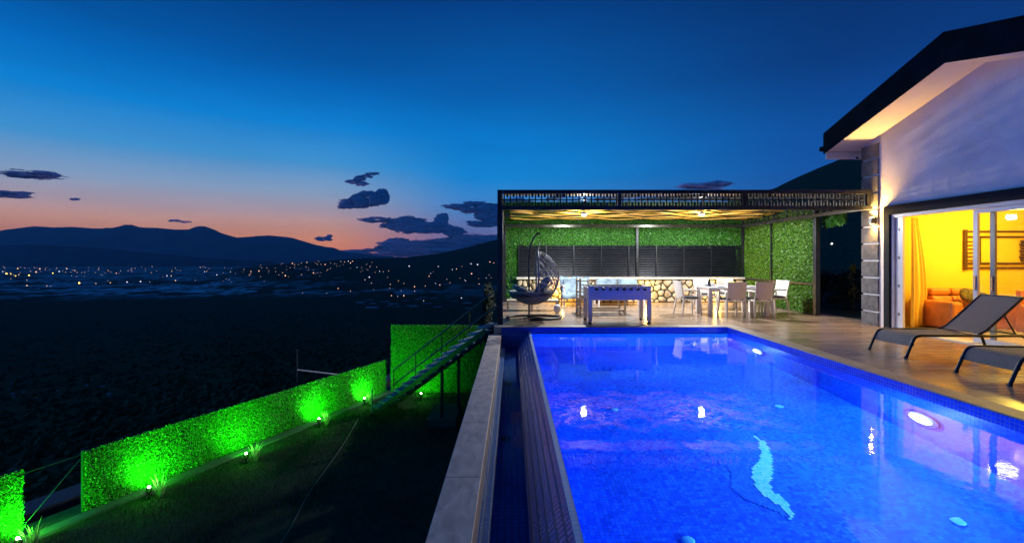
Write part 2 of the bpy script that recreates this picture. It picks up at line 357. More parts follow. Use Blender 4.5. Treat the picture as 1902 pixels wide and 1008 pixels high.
# ------------------------------------------------------------------ terrain
P0 = Vector((-6.94, 7.36)); T0 = Vector((2.82, 6.24)).normalized(); NL = Vector((-T0.y, T0.x))
def smooth(a, b, x):
    t = max(0, min(1, (x-a)/(b-a))); return t*t*(3-2*t)
def Hgt(x, y):
    p = Vector((x, y)); r = p.length; az = math.degrees(atan2(x, y))
    dl = (p-P0).dot(NL)-.35; dy = y-17.5
    d = max(dl, dy, 0)
    if az > 60 or az < -110: d *= max(0, 1-min(1, (az-60)/30 if az > 60 else (-110-az)/40))
    z = -2.75-7*(1-exp(-d/12))-172*(1-exp(-d/700))
    # hill to the right, running down to the left behind the pergola
    E = None
    pts = [(-36, -.0405), (-27, -.012), (-20, 0.000), (-13, .004), (-9, .012), (-5.5, .026), (-2, .042), (8, .07), (22, .095), (30, .129), (34, .158), (38, .182), (60, .26), (110, .26), (150, .1), (180, .02)]
    if az >= -36:
        for (a, ea), (b, eb) in zip(pts, pts[1:]):
            if a <= az <= b: E = ea+(eb-ea)*(az-a)/(b-a)
        R = 5200-smooth(-2, 35, az)*2600
        t = smooth(R*.30, R, r)
        top = E*R+EYE
        h = max(0, top-(-181))*t*(1-smooth(R*1.3, R*2.4, r))
        z += h
        if az > 50 and r < 3000: z = max(z, -2.75) if y < 10 else z
    k = min(1, max(0, (r-25)/60))
    z += k*min(2.0, .004*d+r*.0004)*mnoise.fractal(Vector((x/max(30, r*.06), y/max(30, r*.06), 0)), 1, 2, 4)
    return z
def ray_ground(u, v, r0=20, r1=30000):
    dx = (u-CU)/F; dz = -(v-CV)/F; r = r0
    while r < r1:
        x, y = dx*r, r
        if EYE+dz*r < Hgt(x, y): return Vector((x, y, Hgt(x, y)))
        r *= 1.01
    return None
def terrain():
    az = []; a = -180
    while a < 180: az.append(a); a += .45 if -56 < a < 56 else 4
    rs = [0.8*1.075**i for i in range(0, 146)]
    mb = MB(); n = len(az)
    for r in rs:
        for a in az:
            x, y = r*sin(radians(a)), r*cos(radians(a)); mb.v.append((x, y, Hgt(x, y)))
    for i in range(len(rs)-1):
        for k in range(n):
            k2 = (k+1) % n; mb.f.append((i*n+k, i*n+k2, (i+1)*n+k2, (i+1)*n+k))
    mb.v.append((0,0,-2.75)); c = len(mb.v)-1
    for k in range(n): mb.f.append((k, c, (k+1) % n))
    m, nt, P, N, L = mat('valley_ground')
    g = N('ShaderNodeNewGeometry'); sp = N('ShaderNodeSeparateXYZ'); L(g.outputs['Position'], sp.inputs[0])
    n1 = N('ShaderNodeTexNoise'); n1.inputs['Scale'].default_value = .11; n1.inputs['Detail'].default_value = 8; n1.inputs['Roughness'].default_value = .7; L(g.outputs['Position'], n1.inputs['Vector'])
    r1 = N('ShaderNodeValToRGB'); L(n1.outputs[0], r1.inputs[0]); r1.color_ramp.elements[0].position = .35; r1.color_ramp.elements[1].position = .7
    r1.color_ramp.elements[0].color = (.02,.045,.022,1); r1.color_ramp.elements[1].color = (.085,.10,.05,1)
    v = N('ShaderNodeTexVoronoi'); v.inputs['Scale'].default_value = .0065; L(g.outputs['Position'], v.inputs['Vector'])
    n2 = N('ShaderNodeTexNoise'); n2.inputs['Scale'].default_value = .0011; n2.inputs['Detail'].default_value = 3; L(g.outputs['Position'], n2.inputs['Vector'])
    n3 = N('ShaderNodeTexNoise'); n3.inputs['Scale'].default_value = .016; n3.inputs['Detail'].default_value = 4; L(g.outputs['Position'], n3.inputs['Vector'])
    def Mt(op, a, b):
        q = N('ShaderNodeMath'); q.operation = op; q.use_clamp = True
        for i, t in enumerate((a, b)):
            if isinstance(t, (int, float)): q.inputs[i].default_value = t
            else: L(t, q.inputs[i])
        return q.outputs[0]
    spc = N('ShaderNodeSeparateColor'); L(v.outputs['Color'], spc.inputs[0])
    mr = N('ShaderNodeMapRange'); L(sp.outputs[2], mr.inputs[0]); mr.inputs[1].default_value = -128; mr.inputs[2].default_value = -160; mr.inputs[3].default_value = 0; mr.inputs[4].default_value = 1
    mk = N('ShaderNodeMapRange'); L(n2.outputs[0], mk.inputs[0]); mk.inputs[1].default_value = .30; mk.inputs[2].default_value = .42
    cell = N('ShaderNodeMapRange'); L(spc.outputs[0], cell.inputs[0]); cell.inputs[1].default_value = .35; cell.inputs[2].default_value = .6
    n3r = N('ShaderNodeMapRange'); L(n3.outputs[0], n3r.inputs[0]); n3r.inputs[1].default_value = .42; n3r.inputs[2].default_value = .58
    yy = N('ShaderNodeMapRange'); L(sp.outputs[1], yy.inputs[0]); yy.inputs[1].default_value = 1900; yy.inputs[2].default_value = 2500
    fac = Mt('MULTIPLY', Mt('MULTIPLY', Mt('MULTIPLY', mr.outputs[0], yy.outputs[0]), mk.outputs[0]), Mt('MULTIPLY', cell.outputs[0], n3r.outputs[0]))
    mx = N('ShaderNodeMix'); mx.data_type = 'RGBA'; L(fac, mx.inputs[0]); L(r1.outputs[0], mx.inputs[6]); mx.inputs[7].default_value = (.85,.9,.9,1)
    L(mx.outputs[2], P.inputs['Base Color']); P.inputs['Roughness'].default_value = 1; P.inputs['Specular IOR Level'].default_value = 0
    struct('terrain', mb, m, smooth=180, local=True, uv=False)
terrain()
def ridge(name, pts, D, depth, col, seed):
    """mountain chain: crest follows the skyline, flanks fall both ways with gullies"""
    mb = MB(); us = []; u = pts[0][0]
    while u <= pts[-1][0]: us.append(u); u += 6
    rows = [-1, -.8, -.6, -.42, -.28, -.16, -.07, 0, .1, .3, .6, 1]
    for t in rows:
        for u in us:
            for (a, va), (b, vb) in zip(pts, pts[1:]):
                if a <= u <= b: v = va+(vb-va)*(u-a)/(b-a)
            d = D+t*depth; X = (u-CU)/F*D; X *= 1+t*.05
            zt = EYE+(CV-v)/F*D+182
            k = max(0, 1-abs(t))**1.15
            nz = mnoise.fractal(Vector((X/1400, d/1400, seed)), 1, 2.1, 5)
            z = -182+zt*k*(1+.22*nz*(0.15 if t == 0 else 1)*(1.0 if t else .2))
            mb.v.append((X, d, z))
    n = len(us)
    for i in range(len(rows)-1):
        for k in range(n-1): mb.f.append((i*n+k, i*n+k+1, (i+1)*n+k+1, (i+1)*n+k))
    m = pbr(name+'_rock', col, 1, var=.35, ns=.0012, spec=0, detail=6)
    return struct(name, mb, m, smooth=180, local=True, uv=False)
ridge('mountain_range', [(-700,440),(-400,425),(-150,433),(0,428),(30,424),(62,420),(100,422),(135,421),(175,424),(210,424),(250,422),(290,423),(325,426),(350,426),(366,420),(380,420),(400,427),(412,433),(440,441),(470,439),(500,437),(540,441),(565,448),(590,456),(620,462),(640,468),(700,474),(760,479),(820,481)], 19000, 4500, (.09,.105,.12), 3.1)
ridge('foothills', [(-700,462),(-300,452),(-80,456),(0,456),(60,454),(120,457),(200,461),(260,468),(330,474),(400,480),(470,484),(500,485)], 12500, 1800, (.05,.055,.06), 8.4)

# ------------------------------------------------------------------ clouds
def cloudmat():
    m, nt, P, N, L = mat('cloud_vapour'); nt.nodes.remove(P)
    lw = N('ShaderNodeLayerWeight'); lw.inputs[0].default_value = .3
    d = N('ShaderNodeBsdfDiffuse'); d.inputs[0].default_value = (.82,.82,.92,1); t = N('ShaderNodeBsdfTransparent')
    mr = N('ShaderNodeMapRange'); L(lw.outputs['Facing'], mr.inputs[0]); mr.inputs[1].default_value = .0; mr.inputs[2].default_value = .36; mr.interpolation_type = 'SMOOTHSTEP'
    mx = N('ShaderNodeMixShader'); L(mr.outputs[0], mx.inputs[0]); L(d.outputs[0], mx.inputs[1]); L(t.outputs[0], mx.inputs[2]); L(mx.outputs[0], nt.nodes['Material Output'].inputs[0]); return m
M['cloud'] = cloudmat()
def cloud(label, blobs, D, dens=1.0):
    """a heap of lumpy billows; every blob is filled from its heart outward so the billows touch"""
    mb = MB(); rnd = random.Random(int(D)+len(blobs)); k = D/F
    for (u, v, ru, rv) in blobs:
        mb.ell(((u-CU)*k, D, EYE+(CV-v)*k), (ru*.86*k, ru*.6*k, rv*.8*k), 36, 22, amp=.55, ns=2.4)
        n = int(min(44, 9+ru*rv/9)*dens)
        for i in range(n):
            a = rnd.random()*2*pi; q = .45+.42*rnd.random()
            uu = u+ru*q*cos(a); vv = v+rv*q*sin(a); d = D+rnd.uniform(-.4, .4)*ru*k
            sc = rnd.uniform(.24, .5)
            mb.ell(((uu-CU)*k, d, EYE+(CV-vv)*k), (ru*sc*k, ru*sc*.8*k, max(rv*sc*1.1, 1.2)*k), 16, 10, amp=.5, ns=2.0)
    o = build('cloud', mb, M['cloud'], smooth=180, uv=False)
    tag(o, label, 'cloud', 'dusk clouds')
cloud('long flat dark cloud, upper of the two at the left edge of the sky', [(62,325,46,6),(92,327,20,5),(30,326,18,4)], 26000)
cloud('low lens shaped dark cloud, lower of the two at the left edge', [(22,361,38,6),(-20,360,30,8)], 26500)
cloud('tiny dark wisp between the left clouds and the ridge', [(140,370,9,3)], 27000)
cloud('thin dark sliver of cloud just above the mountain peak', [(324,410,12,2.6),(341,412,13,2.4)], 27500)
cloud('biggest solid slate cloud, slanted, high in the afterglow', [(660,378,28,9),(685,369,32,13),(708,366,16,14),(640,383,14,5)], 25000, 1.3)
cloud('ragged small cloud trail rising right above the slanted slate cloud', [(655,338,14,4.5),(667,331,14,4.5),(680,328,13,4),(672,341,13,4.5),(692,322,13,2.6)], 25500, 1.2)
cloud('long lumpy blue cloud with towers, left of the pergola', [(700,408,30,5),(760,417,34,14),(800,424,44,10),(820,410,14,13),(842,430,22,8),(735,418,26,9)], 26200, 1.2)
cloud('broad blue cloud running behind the corner of the pergola', [(880,385,44,9),(925,395,40,18),(905,398,26,12),(900,416,34,6),(845,383,26,3.5),(960,390,40,20)], 27200, 1.2)
cloud('little tufted cloud sitting on the far ridge', [(600,444,14,5),(611,439,6,4)], 24800, 1.4)
cloud('low hazy blue cloud bank on the horizon above the valley', [(690,470,80,7),(760,462,60,16),(830,462,90,18),(740,450,22,8),(900,458,80,24),(650,474,60,5)], 29000, 1.0)
cloud('faint dark cloud above the right half of the pergola roof', [(1300,346,46,5),(1335,341,28,5)], 27600, .7)

# ------------------------------------------------------------------ town lights far below
cityw = emit('town_light_white', (.85,.8,1), 2.0, False); cityo = emit('town_light_orange', (1,.52,.28), 2.2, False); cityy = emit('town_light_gold', (1,.6,.08), 8, False); cityd = emit('town_light_dim', (1,.6,.45), .8, False)
px = """5 505 w;12 509 g;20 509 g;33 499 g;38 496 o;29 513 g;35 511 o;50 521 w;54 512 g;50 531 o;57 504 o;67 506 o;74 500 o;84 501 o;92 501 o;98 508 g;104 501 d;110 505 w;122 506 o;124 500 o;132 506 d;133 512 w;147 527 g;87 532 d;94 532 d;139 503 o;152 507 d;157 506 o;177 507 d;178 527 o;183 501 o;190 511 w;205 526 o;201 503 o;216 508 o;224 503 w;236 525 w;245 499 d;251 499 d;261 524 w;277 495 w;290 493 w;307 494 d;278 524 d;281 507 d;310 513 w;319 503 o;318 513 o;326 522 o;365 495 o;372 497 o;384 504 o;380 505 w;403 511 w;424 491 o;433 492 o;447 491 o;452 491 o;460 489 o;466 490 o;480 491 g;484 493 o;497 491 o;463 512 o;466 505 o;481 504 o;525 507 o;530 513 o;536 514 o;543 490 o;560 489 d;570 488 o;585 487 o;592 486 o;585 509 o;590 507 o;582 508 o;607 503 o;604 492 o;614 489 d;633 486 o;640 487 o;647 486 w;651 489 o;655 486 o;663 497 w;697 507 o;705 505 w;712 505 o;722 504 o;760 495 w;686 516 w;678 521 d;694 538 o;725 529 o;724 536 o;750 527 o;770 533 o;790 532 o;809 527 w;817 530 o;836 526 o;797 514 o;805 505 d;814 496 w;800 509 w;840 502 w;848 501 o;858 496 d;855 517 o;863 521 w;875 491 w;887 493 w;910 488 o;917 490 o;908 512 w;912 516 o;903 517 w;889 518 d;865 523 w;628 537 o;607 545 o;651 541 o;562 545 o;727 550 o;739 551 w;750 550 o;787 559 w;857 554 w;414 523 d;430 524 d;428 505 w;560 511 o;594 513 d;720 516 o;740 522 o;770 541 o;690 527 d;745 541 w;830 520 d;876 510 o;890 528 d"""
LB = {'w': ('tiny white town light far away on the valley floor', cityw), 'o': ('tiny orange town light far away on the valley floor', cityo), 'g': ('bright gold town light in the glow at the far left of the valley', cityy), 'd': ('faint dim town light barely visible on the valley floor', cityd)}
ico = {}
def town(u, v, k, size=1.0):
    p = ray_ground(u, v, 300)
    if p is None: p = Vector(((u-CU)/F*15000, 15000, EYE-(v-CV)/F*15000))
    D = p.y; r = D/F*.95*size*(1.5 if k == 'g' else 1)
    if k not in ico:
        mb = MB(); mb.ell((0,0,0), (1,1,1), 8, 6); o = build('town_light', mb, LB[k][1], local=True, uv=False); ico[k] = o
    else:
        o = ico[k].copy(); COL.objects.link(o)
    o.location = p+Vector((0,0,r*1.0)); o.scale = (r, r, r)
    tag(o, LB[k][0], 'town light', {'w':'white','o':'orange','g':'gold','d':'dim'}[k]+' town lights in the valley')
for s in px.split(';'):
    a, b, k = s.split(); town(float(a), float(b), k, random.choice((.35,.5,.6,.75,.95))*random.uniform(.85,1.1))
rr = random.Random(5)
for i in range(150):
    u = rr.uniform(0, 700); v = 488+abs(rr.gauss(0, 13))
    if v > 536: continue
    town(u, v, 'd', rr.uniform(.35, .7))
# greenhouses: long pale roofs on the plain and on the slope
def greenhouses():
    gm = pbr('greenhouse_film', (.42,.47,.5), .8, var=.3, ns=.05)
    first = None; rg = random.Random(11)
    spots = [(278,518,190,40)]+[(rg.uniform(5,210), rg.uniform(700,738), rg.uniform(1.2,2.6), rg.uniform(.6,1.2)) for _ in range(26)]
    for i in range(46): spots.append((rg.uniform(10, 640), rg.uniform(498, 538), rg.uniform(50, 110), rg.uniform(18, 34)))
    for i in range(26): spots.append((rg.uniform(640, 880), rg.uniform(552, 574), rg.uniform(16, 40), rg.uniform(9, 14)))
    for u, v, l, w in spots:
        p = ray_ground(u, v, 60)
        if p is None: continue
        if first is None:
            mb = MB().prism([(-.5,0),(.5,0),(.5,.5),(.25,.8),(0,.9),(-.25,.8),(-.5,.5)], 'x', -.5, .5); o = first = build('greenhouse', mb, gm, local=True, uv=False)
        else:
            o = first.copy(); COL.objects.link(o)
        h = max(.3, w*.12); o.location = p-Vector((0,0,h*.5)); o.scale = (l, w, h*1.6); o.rotation_euler = (0,0,rg.uniform(-.25,.25))
        near = v > 600
        tag(o, 'small pale greenhouse roof on the dark slope at the far left' if near else 'long pale greenhouse roof far away on the valley floor', 'greenhouse', 'greenhouses on the near slope' if near else 'greenhouses on the valley plain')
greenhouses()

def scrub():
    mb = MB(); r = random.Random(77)
    for i in range(5200):
        az = radians(r.uniform(-58, 2)); d = 22*exp(r.random()*4.3); x, y = d*sin(az), d*cos(az)
        if (Vector((x, y))-P0).dot(NL) < 6 and y < 20: continue
        h = r.uniform(.35, 1.0)*(1+min(2.2, d/220)); z = Hgt(x, y); base = len(mb.v); nu, nv = 7, 4; ph = r.random()*9
        for j in range(nv+1):
            f = j/nv*pi/2; 
            for k in range(nu):
                t = 2*pi*k/nu+ph; q = 1+.45*r.uniform(-1, 1); mb.v.append((x+h*1.1*cos(f)*cos(t)*q, y+h*1.1*cos(f)*sin(t)*q, z+h*sin(f)*(1+.3*r.uniform(-1, 1))-.15))
        for j in range(nv):
            for k in range(nu): k2 = (k+1) % nu; mb.f.append((base+j*nu+k, base+j*nu+k2, base+(j+1)*nu+k2, base+(j+1)*nu+k))
    m = pbr('scrub_leaf', (.05,.085,.03), .95, var=.6, ns=.4, spec=.1)
    tag(build('scrub', mb, m, local=True, uv=False), 'dark low scrub covering the slope below the villa', 'scrub', kind='stuff')
scrub()
# ------------------------------------------------------------------ platform, deck, pool
XL, XR, YB, YN = .412, 4.74, 10.0, .3
WZ = -.107; FZ = -1.62
dk = MB()
dk.box(-.36, 8.6, 10.28, 16.35, -.3, 0); dk.box(5.02, 8.6, -4, 10.28, -.3, 0); dk.box(-.6, 5.02, -4, -.02, -.3, 0)
struct('deck', dk, M['deck'])
cp = MB(); cp.box(-.40, 5.02, 10.0, 10.28, -.3, .012); cp.box(4.74, 5.02, -.02, 10.0, -.06, .012); cp.box(.0, 4.74, -.02, .3, -.3, .012)
struct('pool_coping', cp, M['coping'], bev=.006)
wall = MB(); wall.box(-.50, -.24, -4, 10.0, -2.8, -.53); wall.box(-.40, 8.5, 10.03, 16.5, -2.8, -.3); wall.box(4.9, 8.5, -4, 10.0, -2.8, -.3)
struct('retaining_wall', wall, M['concrete'])
pool = empty('swimming_pool', (2.5, 5, -1.1), 'long lit blue mosaic infinity pool beside the wooden deck', 'swimming pool')
b = MB(); b.quad((XL,YN,FZ),(XR,YN,FZ),(XR,YB,FZ),(XL,YB,FZ)); build('pool_floor', b, M['mosaic'], pool)
b = MB(); b.quad((XR,YN,FZ),(XR,YN,-.06),(XR,YB,-.06),(XR,YB,FZ)); b.quad((XR,YB,FZ),(XR,YB,-.001),(XL,YB,-.001),(XL,YB,FZ)); b.quad((XL,YN,FZ),(XL,YN,-.001),(XR,YN,-.001),(XR,YN,FZ))
b.quad((XL,YN,WZ-.004),(XL,YB,WZ-.004),(XL,YB,FZ),(XL,YN,FZ)); build('pool_wall', b, M['mosaic'], pool)
b = MB(); b.box(XR-.008, XR, YN, YB-.008, -.135, .0); b.box(-.235, XR-.008, YB-.008, YB, -.135, .0); build('waterline_band', b, M['band'], pool)
b = MB()
b.prism([(XL-.052,WZ-.012),(XL-.002,WZ-.012),(XL-.002,FZ),(.12,FZ),(.12,-.38)], 'y', YN, YB-.01); build('overflow_weir', b, M['weir'], pool)
b = MB(); b.quad((-.235,YN,-.46),(.12,YN,-.46),(.12,YB,-.46),(-.235,YB,-.46)); b.quad((-.235,YN,-.46),(-.235,YB,-.46),(-.235,YB,-.153),(-.235,YN,-.153)); b.quad((-.235,YB-.009,-.46),(.12,YB-.009,-.46),(.41,YB-.009,-.134),(-.235,YB-.009,-.134)); b.quad((.12,YN,-.46),(-.235,YN,-.46),(-.235,YN,-.0),(.41,YN,-.0))
b.box(-.232, -.15, YN, YB-.3, -.455, -.385); build('overflow_trough', b, M['trough'], pool)
for yy in (9.35, 7.1, 4.9):
    b = MB().box(-.12, -.02, yy, yy+.12, -.459, -.452); build('trough_drain', b, M['black'], pool)
b = MB().box(-.507, -.233, -4, 9.96, -.53, -.15); o = struct('stone_curb', b, M['curb'], bev=.006)
b = MB(); b.quad((XL-.003,YN,WZ),(XR-.008,YN,WZ),(XR-.008,YB-.008,WZ),(XL-.003,YB-.008,WZ)); struct('water', b, M['water'])
b = MB(); b.quad((-.234,YN,-.425),(.118,YN,-.425),(.118,YB-.012,-.425),(-.234,YB-.012,-.425)); struct('trough_water', b, M['trwater'])
b = MB().box(XL-.05, XL-.003, YN, YB-.01, WZ-.011, WZ+.002); build('pool_lip', b, brick('mosaic_lip_glow', (.5,.7,.95), (.6,.75,.95), (.3,.45,.8), .05, .05, .005, rough=.15), pool)  # pale tile colour imitates underwater light shining through the pool edge
def fl(u, v):
    """point of the pool floor seen at a photo position, through the bending water surface"""
    D = F*(EYE-WZ)/(v-CV); x = (u-CU)/F*D; h = sqrt(D*D+x*x); ti = math.atan2(h, EYE-WZ); tt = math.asin(sin(ti)/1.33)
    k = 1+(WZ-FZ)*tan(tt)/h; return (x*k, D*k)
# pool lamps on the right wall
for i, (yy, lb) in enumerate(((8.75, 'round underwater lamp on the right pool wall, farther of the two'), (5.25, 'round underwater lamp on the right pool wall, nearer of the two'), (1.9, 'round underwater lamp low on the pool wall close to the viewer'))):
    t = empty('pool_lamp', (XR, yy, -.95), lb, 'pool lamp', 'underwater pool lamps')
    b = MB(); n = 24
    b.v += [(XR-.02, yy+.20*cos(2*pi*k/n), -.95+.20*sin(2*pi*k/n)) for k in range(n)]+[(XR-.06, yy, -.95)]
    b.f += [(k, (k+1) % n, n) for k in range(n)]; build('lens', b, M['poolens'], t, smooth=60)
    b = MB(); b.tube([(XR, yy, -.95), (XR-.03, yy, -.95)], .215, 24); build('bezel', b, M['chrome'], t, smooth=40)
    lamp('SPOT', 'pool_light', (XR-.09, yy, -.95), 800, (.28,.58,1), t, .08, to=(0.6, yy, -1.15), angle=168, blend=.5)
    lamp('POINT', 'pool_glow', (XR-.15, yy, -.86), 170, (.55,.85,1), t, .05)
for i, (x, y, lb) in enumerate(((*fl(1142,760),'pale round floor nozzle in the far left of the pool'),(*fl(1447,754),'pale round floor nozzle near the far right pool lamp'),(*fl(1780,968),'pale round floor nozzle in the near right of the pool'),(*fl(1278,1003),'pale round floor nozzle at the near left bottom edge'))):
    b = MB().lathe([(0,.014),(.035,.014),(.05,.01),(.056,0)], (x, y, FZ+.003), 20); tag(build('floor_nozzle', b, M['nozzle'], smooth=40), lb, 'pool nozzle', 'nozzles in the pool floor')
# dolphin mosaic laid into the floor (outline snapped to the tile rows)
def tiles(polys, z, s=.03):
    mb = MB()
    def inside(p, poly):
        c = False; n = len(poly)
        for i in range(n):
            a, q = poly[i], poly[(i+1) % n]
            if (a[1] > p[1]) != (q[1] > p[1]) and p[0] < (q[0]-a[0])*(p[1]-a[1])/(q[1]-a[1])+a[0]: c = not c
        return c
    for poly in polys:
        xs = [p[0] for p in poly]; ys = [p[1] for p in poly]
        for i in range(int(min(xs)//s), int(max(xs)//s)+1):
            for j in range(int(min(ys)//s), int(max(ys)//s)+1):
                if inside(((i+.5)*s, (j+.5)*s), poly):
                    x, y = i*s, j*s; mb.quad((x,y,z),(x+s,y,z),(x+s,y+s,z),(x,y+s,z))
    return mb
dol = empty('dolphin_mosaic', (*fl(1430,880), FZ), 'leaping dolphin mosaic, turquoise belly and dark back, on the pool floor', 'floor mosaic')
def zz(pts): return [fl(1330+x/4.583, 780+y/4.583) for x, y in pts]
belly = zz([(318,122),(350,140),(430,200),(462,260),(478,330),(480,490),(440,540),(500,610),(600,700),(655,790),(655,840),(625,852),(610,815),(560,740),(480,690),(400,630),(340,560),(305,500),(310,410),(370,330),(380,270),(360,180)])
back = zz([(318,122),(250,90),(150,60),(60,60),(0,120),(-60,210),(-80,310),(-20,330),(60,380),(130,430),(120,560),(220,660),(380,730),(520,770),(625,852),(610,815),(560,740),(480,690),(400,630),(340,560),(305,500),(310,410),(370,330),(380,270),(360,180)])
fin = zz([(480,490),(600,500),(780,505),(700,560),(600,560),(640,690),(655,790),(600,700),(500,610),(440,540)])
build('belly', tiles([belly], FZ+.006), M['inlay'], dol); build('back', tiles([back, fin], FZ+.003), M['inlayd'], dol)

# ------------------------------------------------------------------ house
RX = 7.47; RY = 7.88; RZ = 4.92; SL = .288
def ru(y): return RZ-SL*abs(y-RY)
house = empty('house', (8.2, 7.9, 0), 'white villa with dark gabled roof and open yellow lit living room', 'house')
HX = 8.2; Y0, Y1 = 5.16, 10.6; DY0, DY1 = 5.7, 9.84; DH = 2.46
b = MB(); b.box(HX, HX+.2, DY1, Y1, 0, DH); b.box(HX, HX+.2, Y0, DY0, 0, DH)
b.prism([(Y0,DH),(Y1,DH),(Y1,ru(Y1)-.01),(RY,ru(RY)-.01),(Y0,ru(Y0)-.01)], 'x', HX, HX+.2)
b.box(HX+.2, 13.4, Y1-.2, Y1, 0, ru(Y1)-.02); b.box(HX+.2, 13.4, Y0, Y0+.2, 0, ru(Y0)-.02); b.prism([(Y0+.2,0),(Y1-.2,0),(Y1-.2,ru(Y1)),(RY,ru(RY)-.01),(Y0+.2,ru(Y0))], 'x', 13.2, 13.4)
build('wall', b, M['plaster'], house)
yr0, yr1 = 2*RY-10.9, 10.9
b = MB(); T = .44
b.prism([(yr0,ru(yr0)),(RY,RZ),(RY,RZ+T+.04),(yr0,ru(yr0)+T)], 'x', RX+.03, 13.8); b.prism([(RY,RZ),(yr1,ru(yr1)),(yr1,ru(yr1)+T),(RY,RZ+T+.04)], 'x', RX+.03, 13.8)
build('roof', b, M['roof'], house)
b = MB(); b.prism([(yr0-.02,ru(yr0)-.03),(RY,RZ-.03),(RY,RZ+T+.07),(yr0-.02,ru(yr0)+T+.02)], 'x', RX, RX+.03); b.prism([(RY,RZ-.03),(yr1+.02,ru(yr1)-.03),(yr1+.02,ru(yr1)+T+.02),(RY,RZ+T+.07)], 'x', RX, RX+.03)
build('fascia', b, M['roof'], house)
b = MB(); b.prism([(yr0,ru(yr0)-.015),(RY,RZ-.015),(RY,RZ-.003),(yr0,ru(yr0)-.003)], 'x', RX+.031, 13.7); b.prism([(RY,RZ-.015),(yr1-.06,ru(yr1-.06)-.015),(yr1-.06,ru(yr1-.06)-.003),(RY,RZ-.003)], 'x', RX+.031, 13.7)
build('soffit', b, M['soffit'], house)
b = MB(); b.box(RX+.031, 13.7, yr1-.055, yr1-.01, ru(yr1)-.17, ru(yr1)-.004); build('eave_board', b, M['soffit'], house)
# far gutter stub
b = MB(); b.tube([(RX-.02, yr1+.08, ru(yr1)+.1), (13.7, yr1+.08, ru(yr1)+.1)], .06, 10); build('gutter', b, M['roof'], house, smooth=40)
# cladding of the corner
b = MB(); jn = MB(); z = .0; k = 0
jn.box(HX-.012, HX-.001, 10.14, 10.605, 0, ru(10.6)-.03)
while z < 4.1:
    z1 = min(z+.345, ru(10.6)-.05) if z+.345 > 4.0 else z+.345
    if z == 0: z1 = .30
    if z1 > z+.03:
        b.box(HX-.04, HX-.012, 10.15, 10.63, z, z1)
    z = z1+.038
build('stone_cladding', b, M['clad'], house, bev=.006); build('cladding_joint', jn, M['joint'], house)
# opening surround and frames
b = MB(); b.box(HX-.05, HX+.16, 9.84, 9.98, 0, DH+.19); b.box(HX-.05, HX+.16, DY0-.14, DY1, DH, DH+.19); b.box(HX-.05, HX+.16, DY0-.14, DY0, 0, DH)
build('door_surround', b, M['darkframe'], house)
b = MB(); b.box(HX+.0, HX+.15, 9.78, 9.838, 0.02, DH-.002); b.box(HX+.0, HX+.15, DY0+.002, DY1-.06, DH-.07, DH-.002); b.box(HX+.0, HX+.15, DY0+.002, DY0+.06, .02, DH-.07)
build('door_frame', b, M['whiteframe'], house)
b = MB(); b.box(HX-.16, HX+.19, DY0, DY1, .0, .02); build('threshold', b, M['cap'], house)
def panel(y0, y1, x, glassy=True, m='whiteframe'):
    f = MB(); w = .075
    f.box(x, x+.045, y0, y0+w, .03, DH-.075); f.box(x, x+.045, y1-w, y1, .03, DH-.075); f.box(x, x+.045, y0+w, y1-w, .03, .11); f.box(x, x+.045, y0+w, y1-w, DH-.15, DH-.075)
    o = build('sliding_door', f, M[m], house)
    g = MB().quad((x+.02,y0+w,.11),(x+.02,y0+w,DH-.15),(x+.02,y1-w,DH-.15),(x+.02,y1-w,.11)); build('pane', g, M['glass'], o)
    h = MB().box(x-.03, x-.001, y1-.055, y1-.025, .95, 1.2); build('handle', h, M['chrome'], o)
panel(6.55, 8.13, HX+.04); panel(5.77, 7.90, HX+.10, m='greyframe')
b = MB(); b.box(HX+.045, HX+.09, 9.60, 9.775, .02, DH-.075); o = build('folded_door', b, M['whiteframe'], house)
hb = MB()
for zz_ in (.3, .9, 1.5, 2.1): hb.box(HX+.03, HX+.044, 9.68, 9.71, zz_, zz_+.06)
build('hinge', hb, M['greyframe'], o)
# interior
b = MB(); b.quad((8.4,10.39,0),(8.4,10.39,2.62),(13.2,10.39,2.62),(13.2,10.39,0)); b.quad((13.19,5.4,0),(13.19,10.4,0),(13.19,10.4,2.62),(13.19,5.4,2.62)); b.quad((8.4,5.37,0),(13.2,5.37,0),(13.2,5.37,2.62),(8.4,5.37,2.62)); b.quad((8.402,9.9,0),(8.402,10.4,0),(8.402,10.4,2.62),(8.402,9.9,2.62))
build('interior_wall', b, M['yellow'], house)
b = MB().box(8.4, 13.2, 5.36, 10.4, 2.62, 2.66); build('interior_ceiling', b, M['ceilw'], house)
b = MB().box(8.39, 13.2, 5.36, 10.4, -.05, .012); build('interior_floor', b, pbr('interior_floor_tile', (.5,.42,.33), .3, var=.1), house)
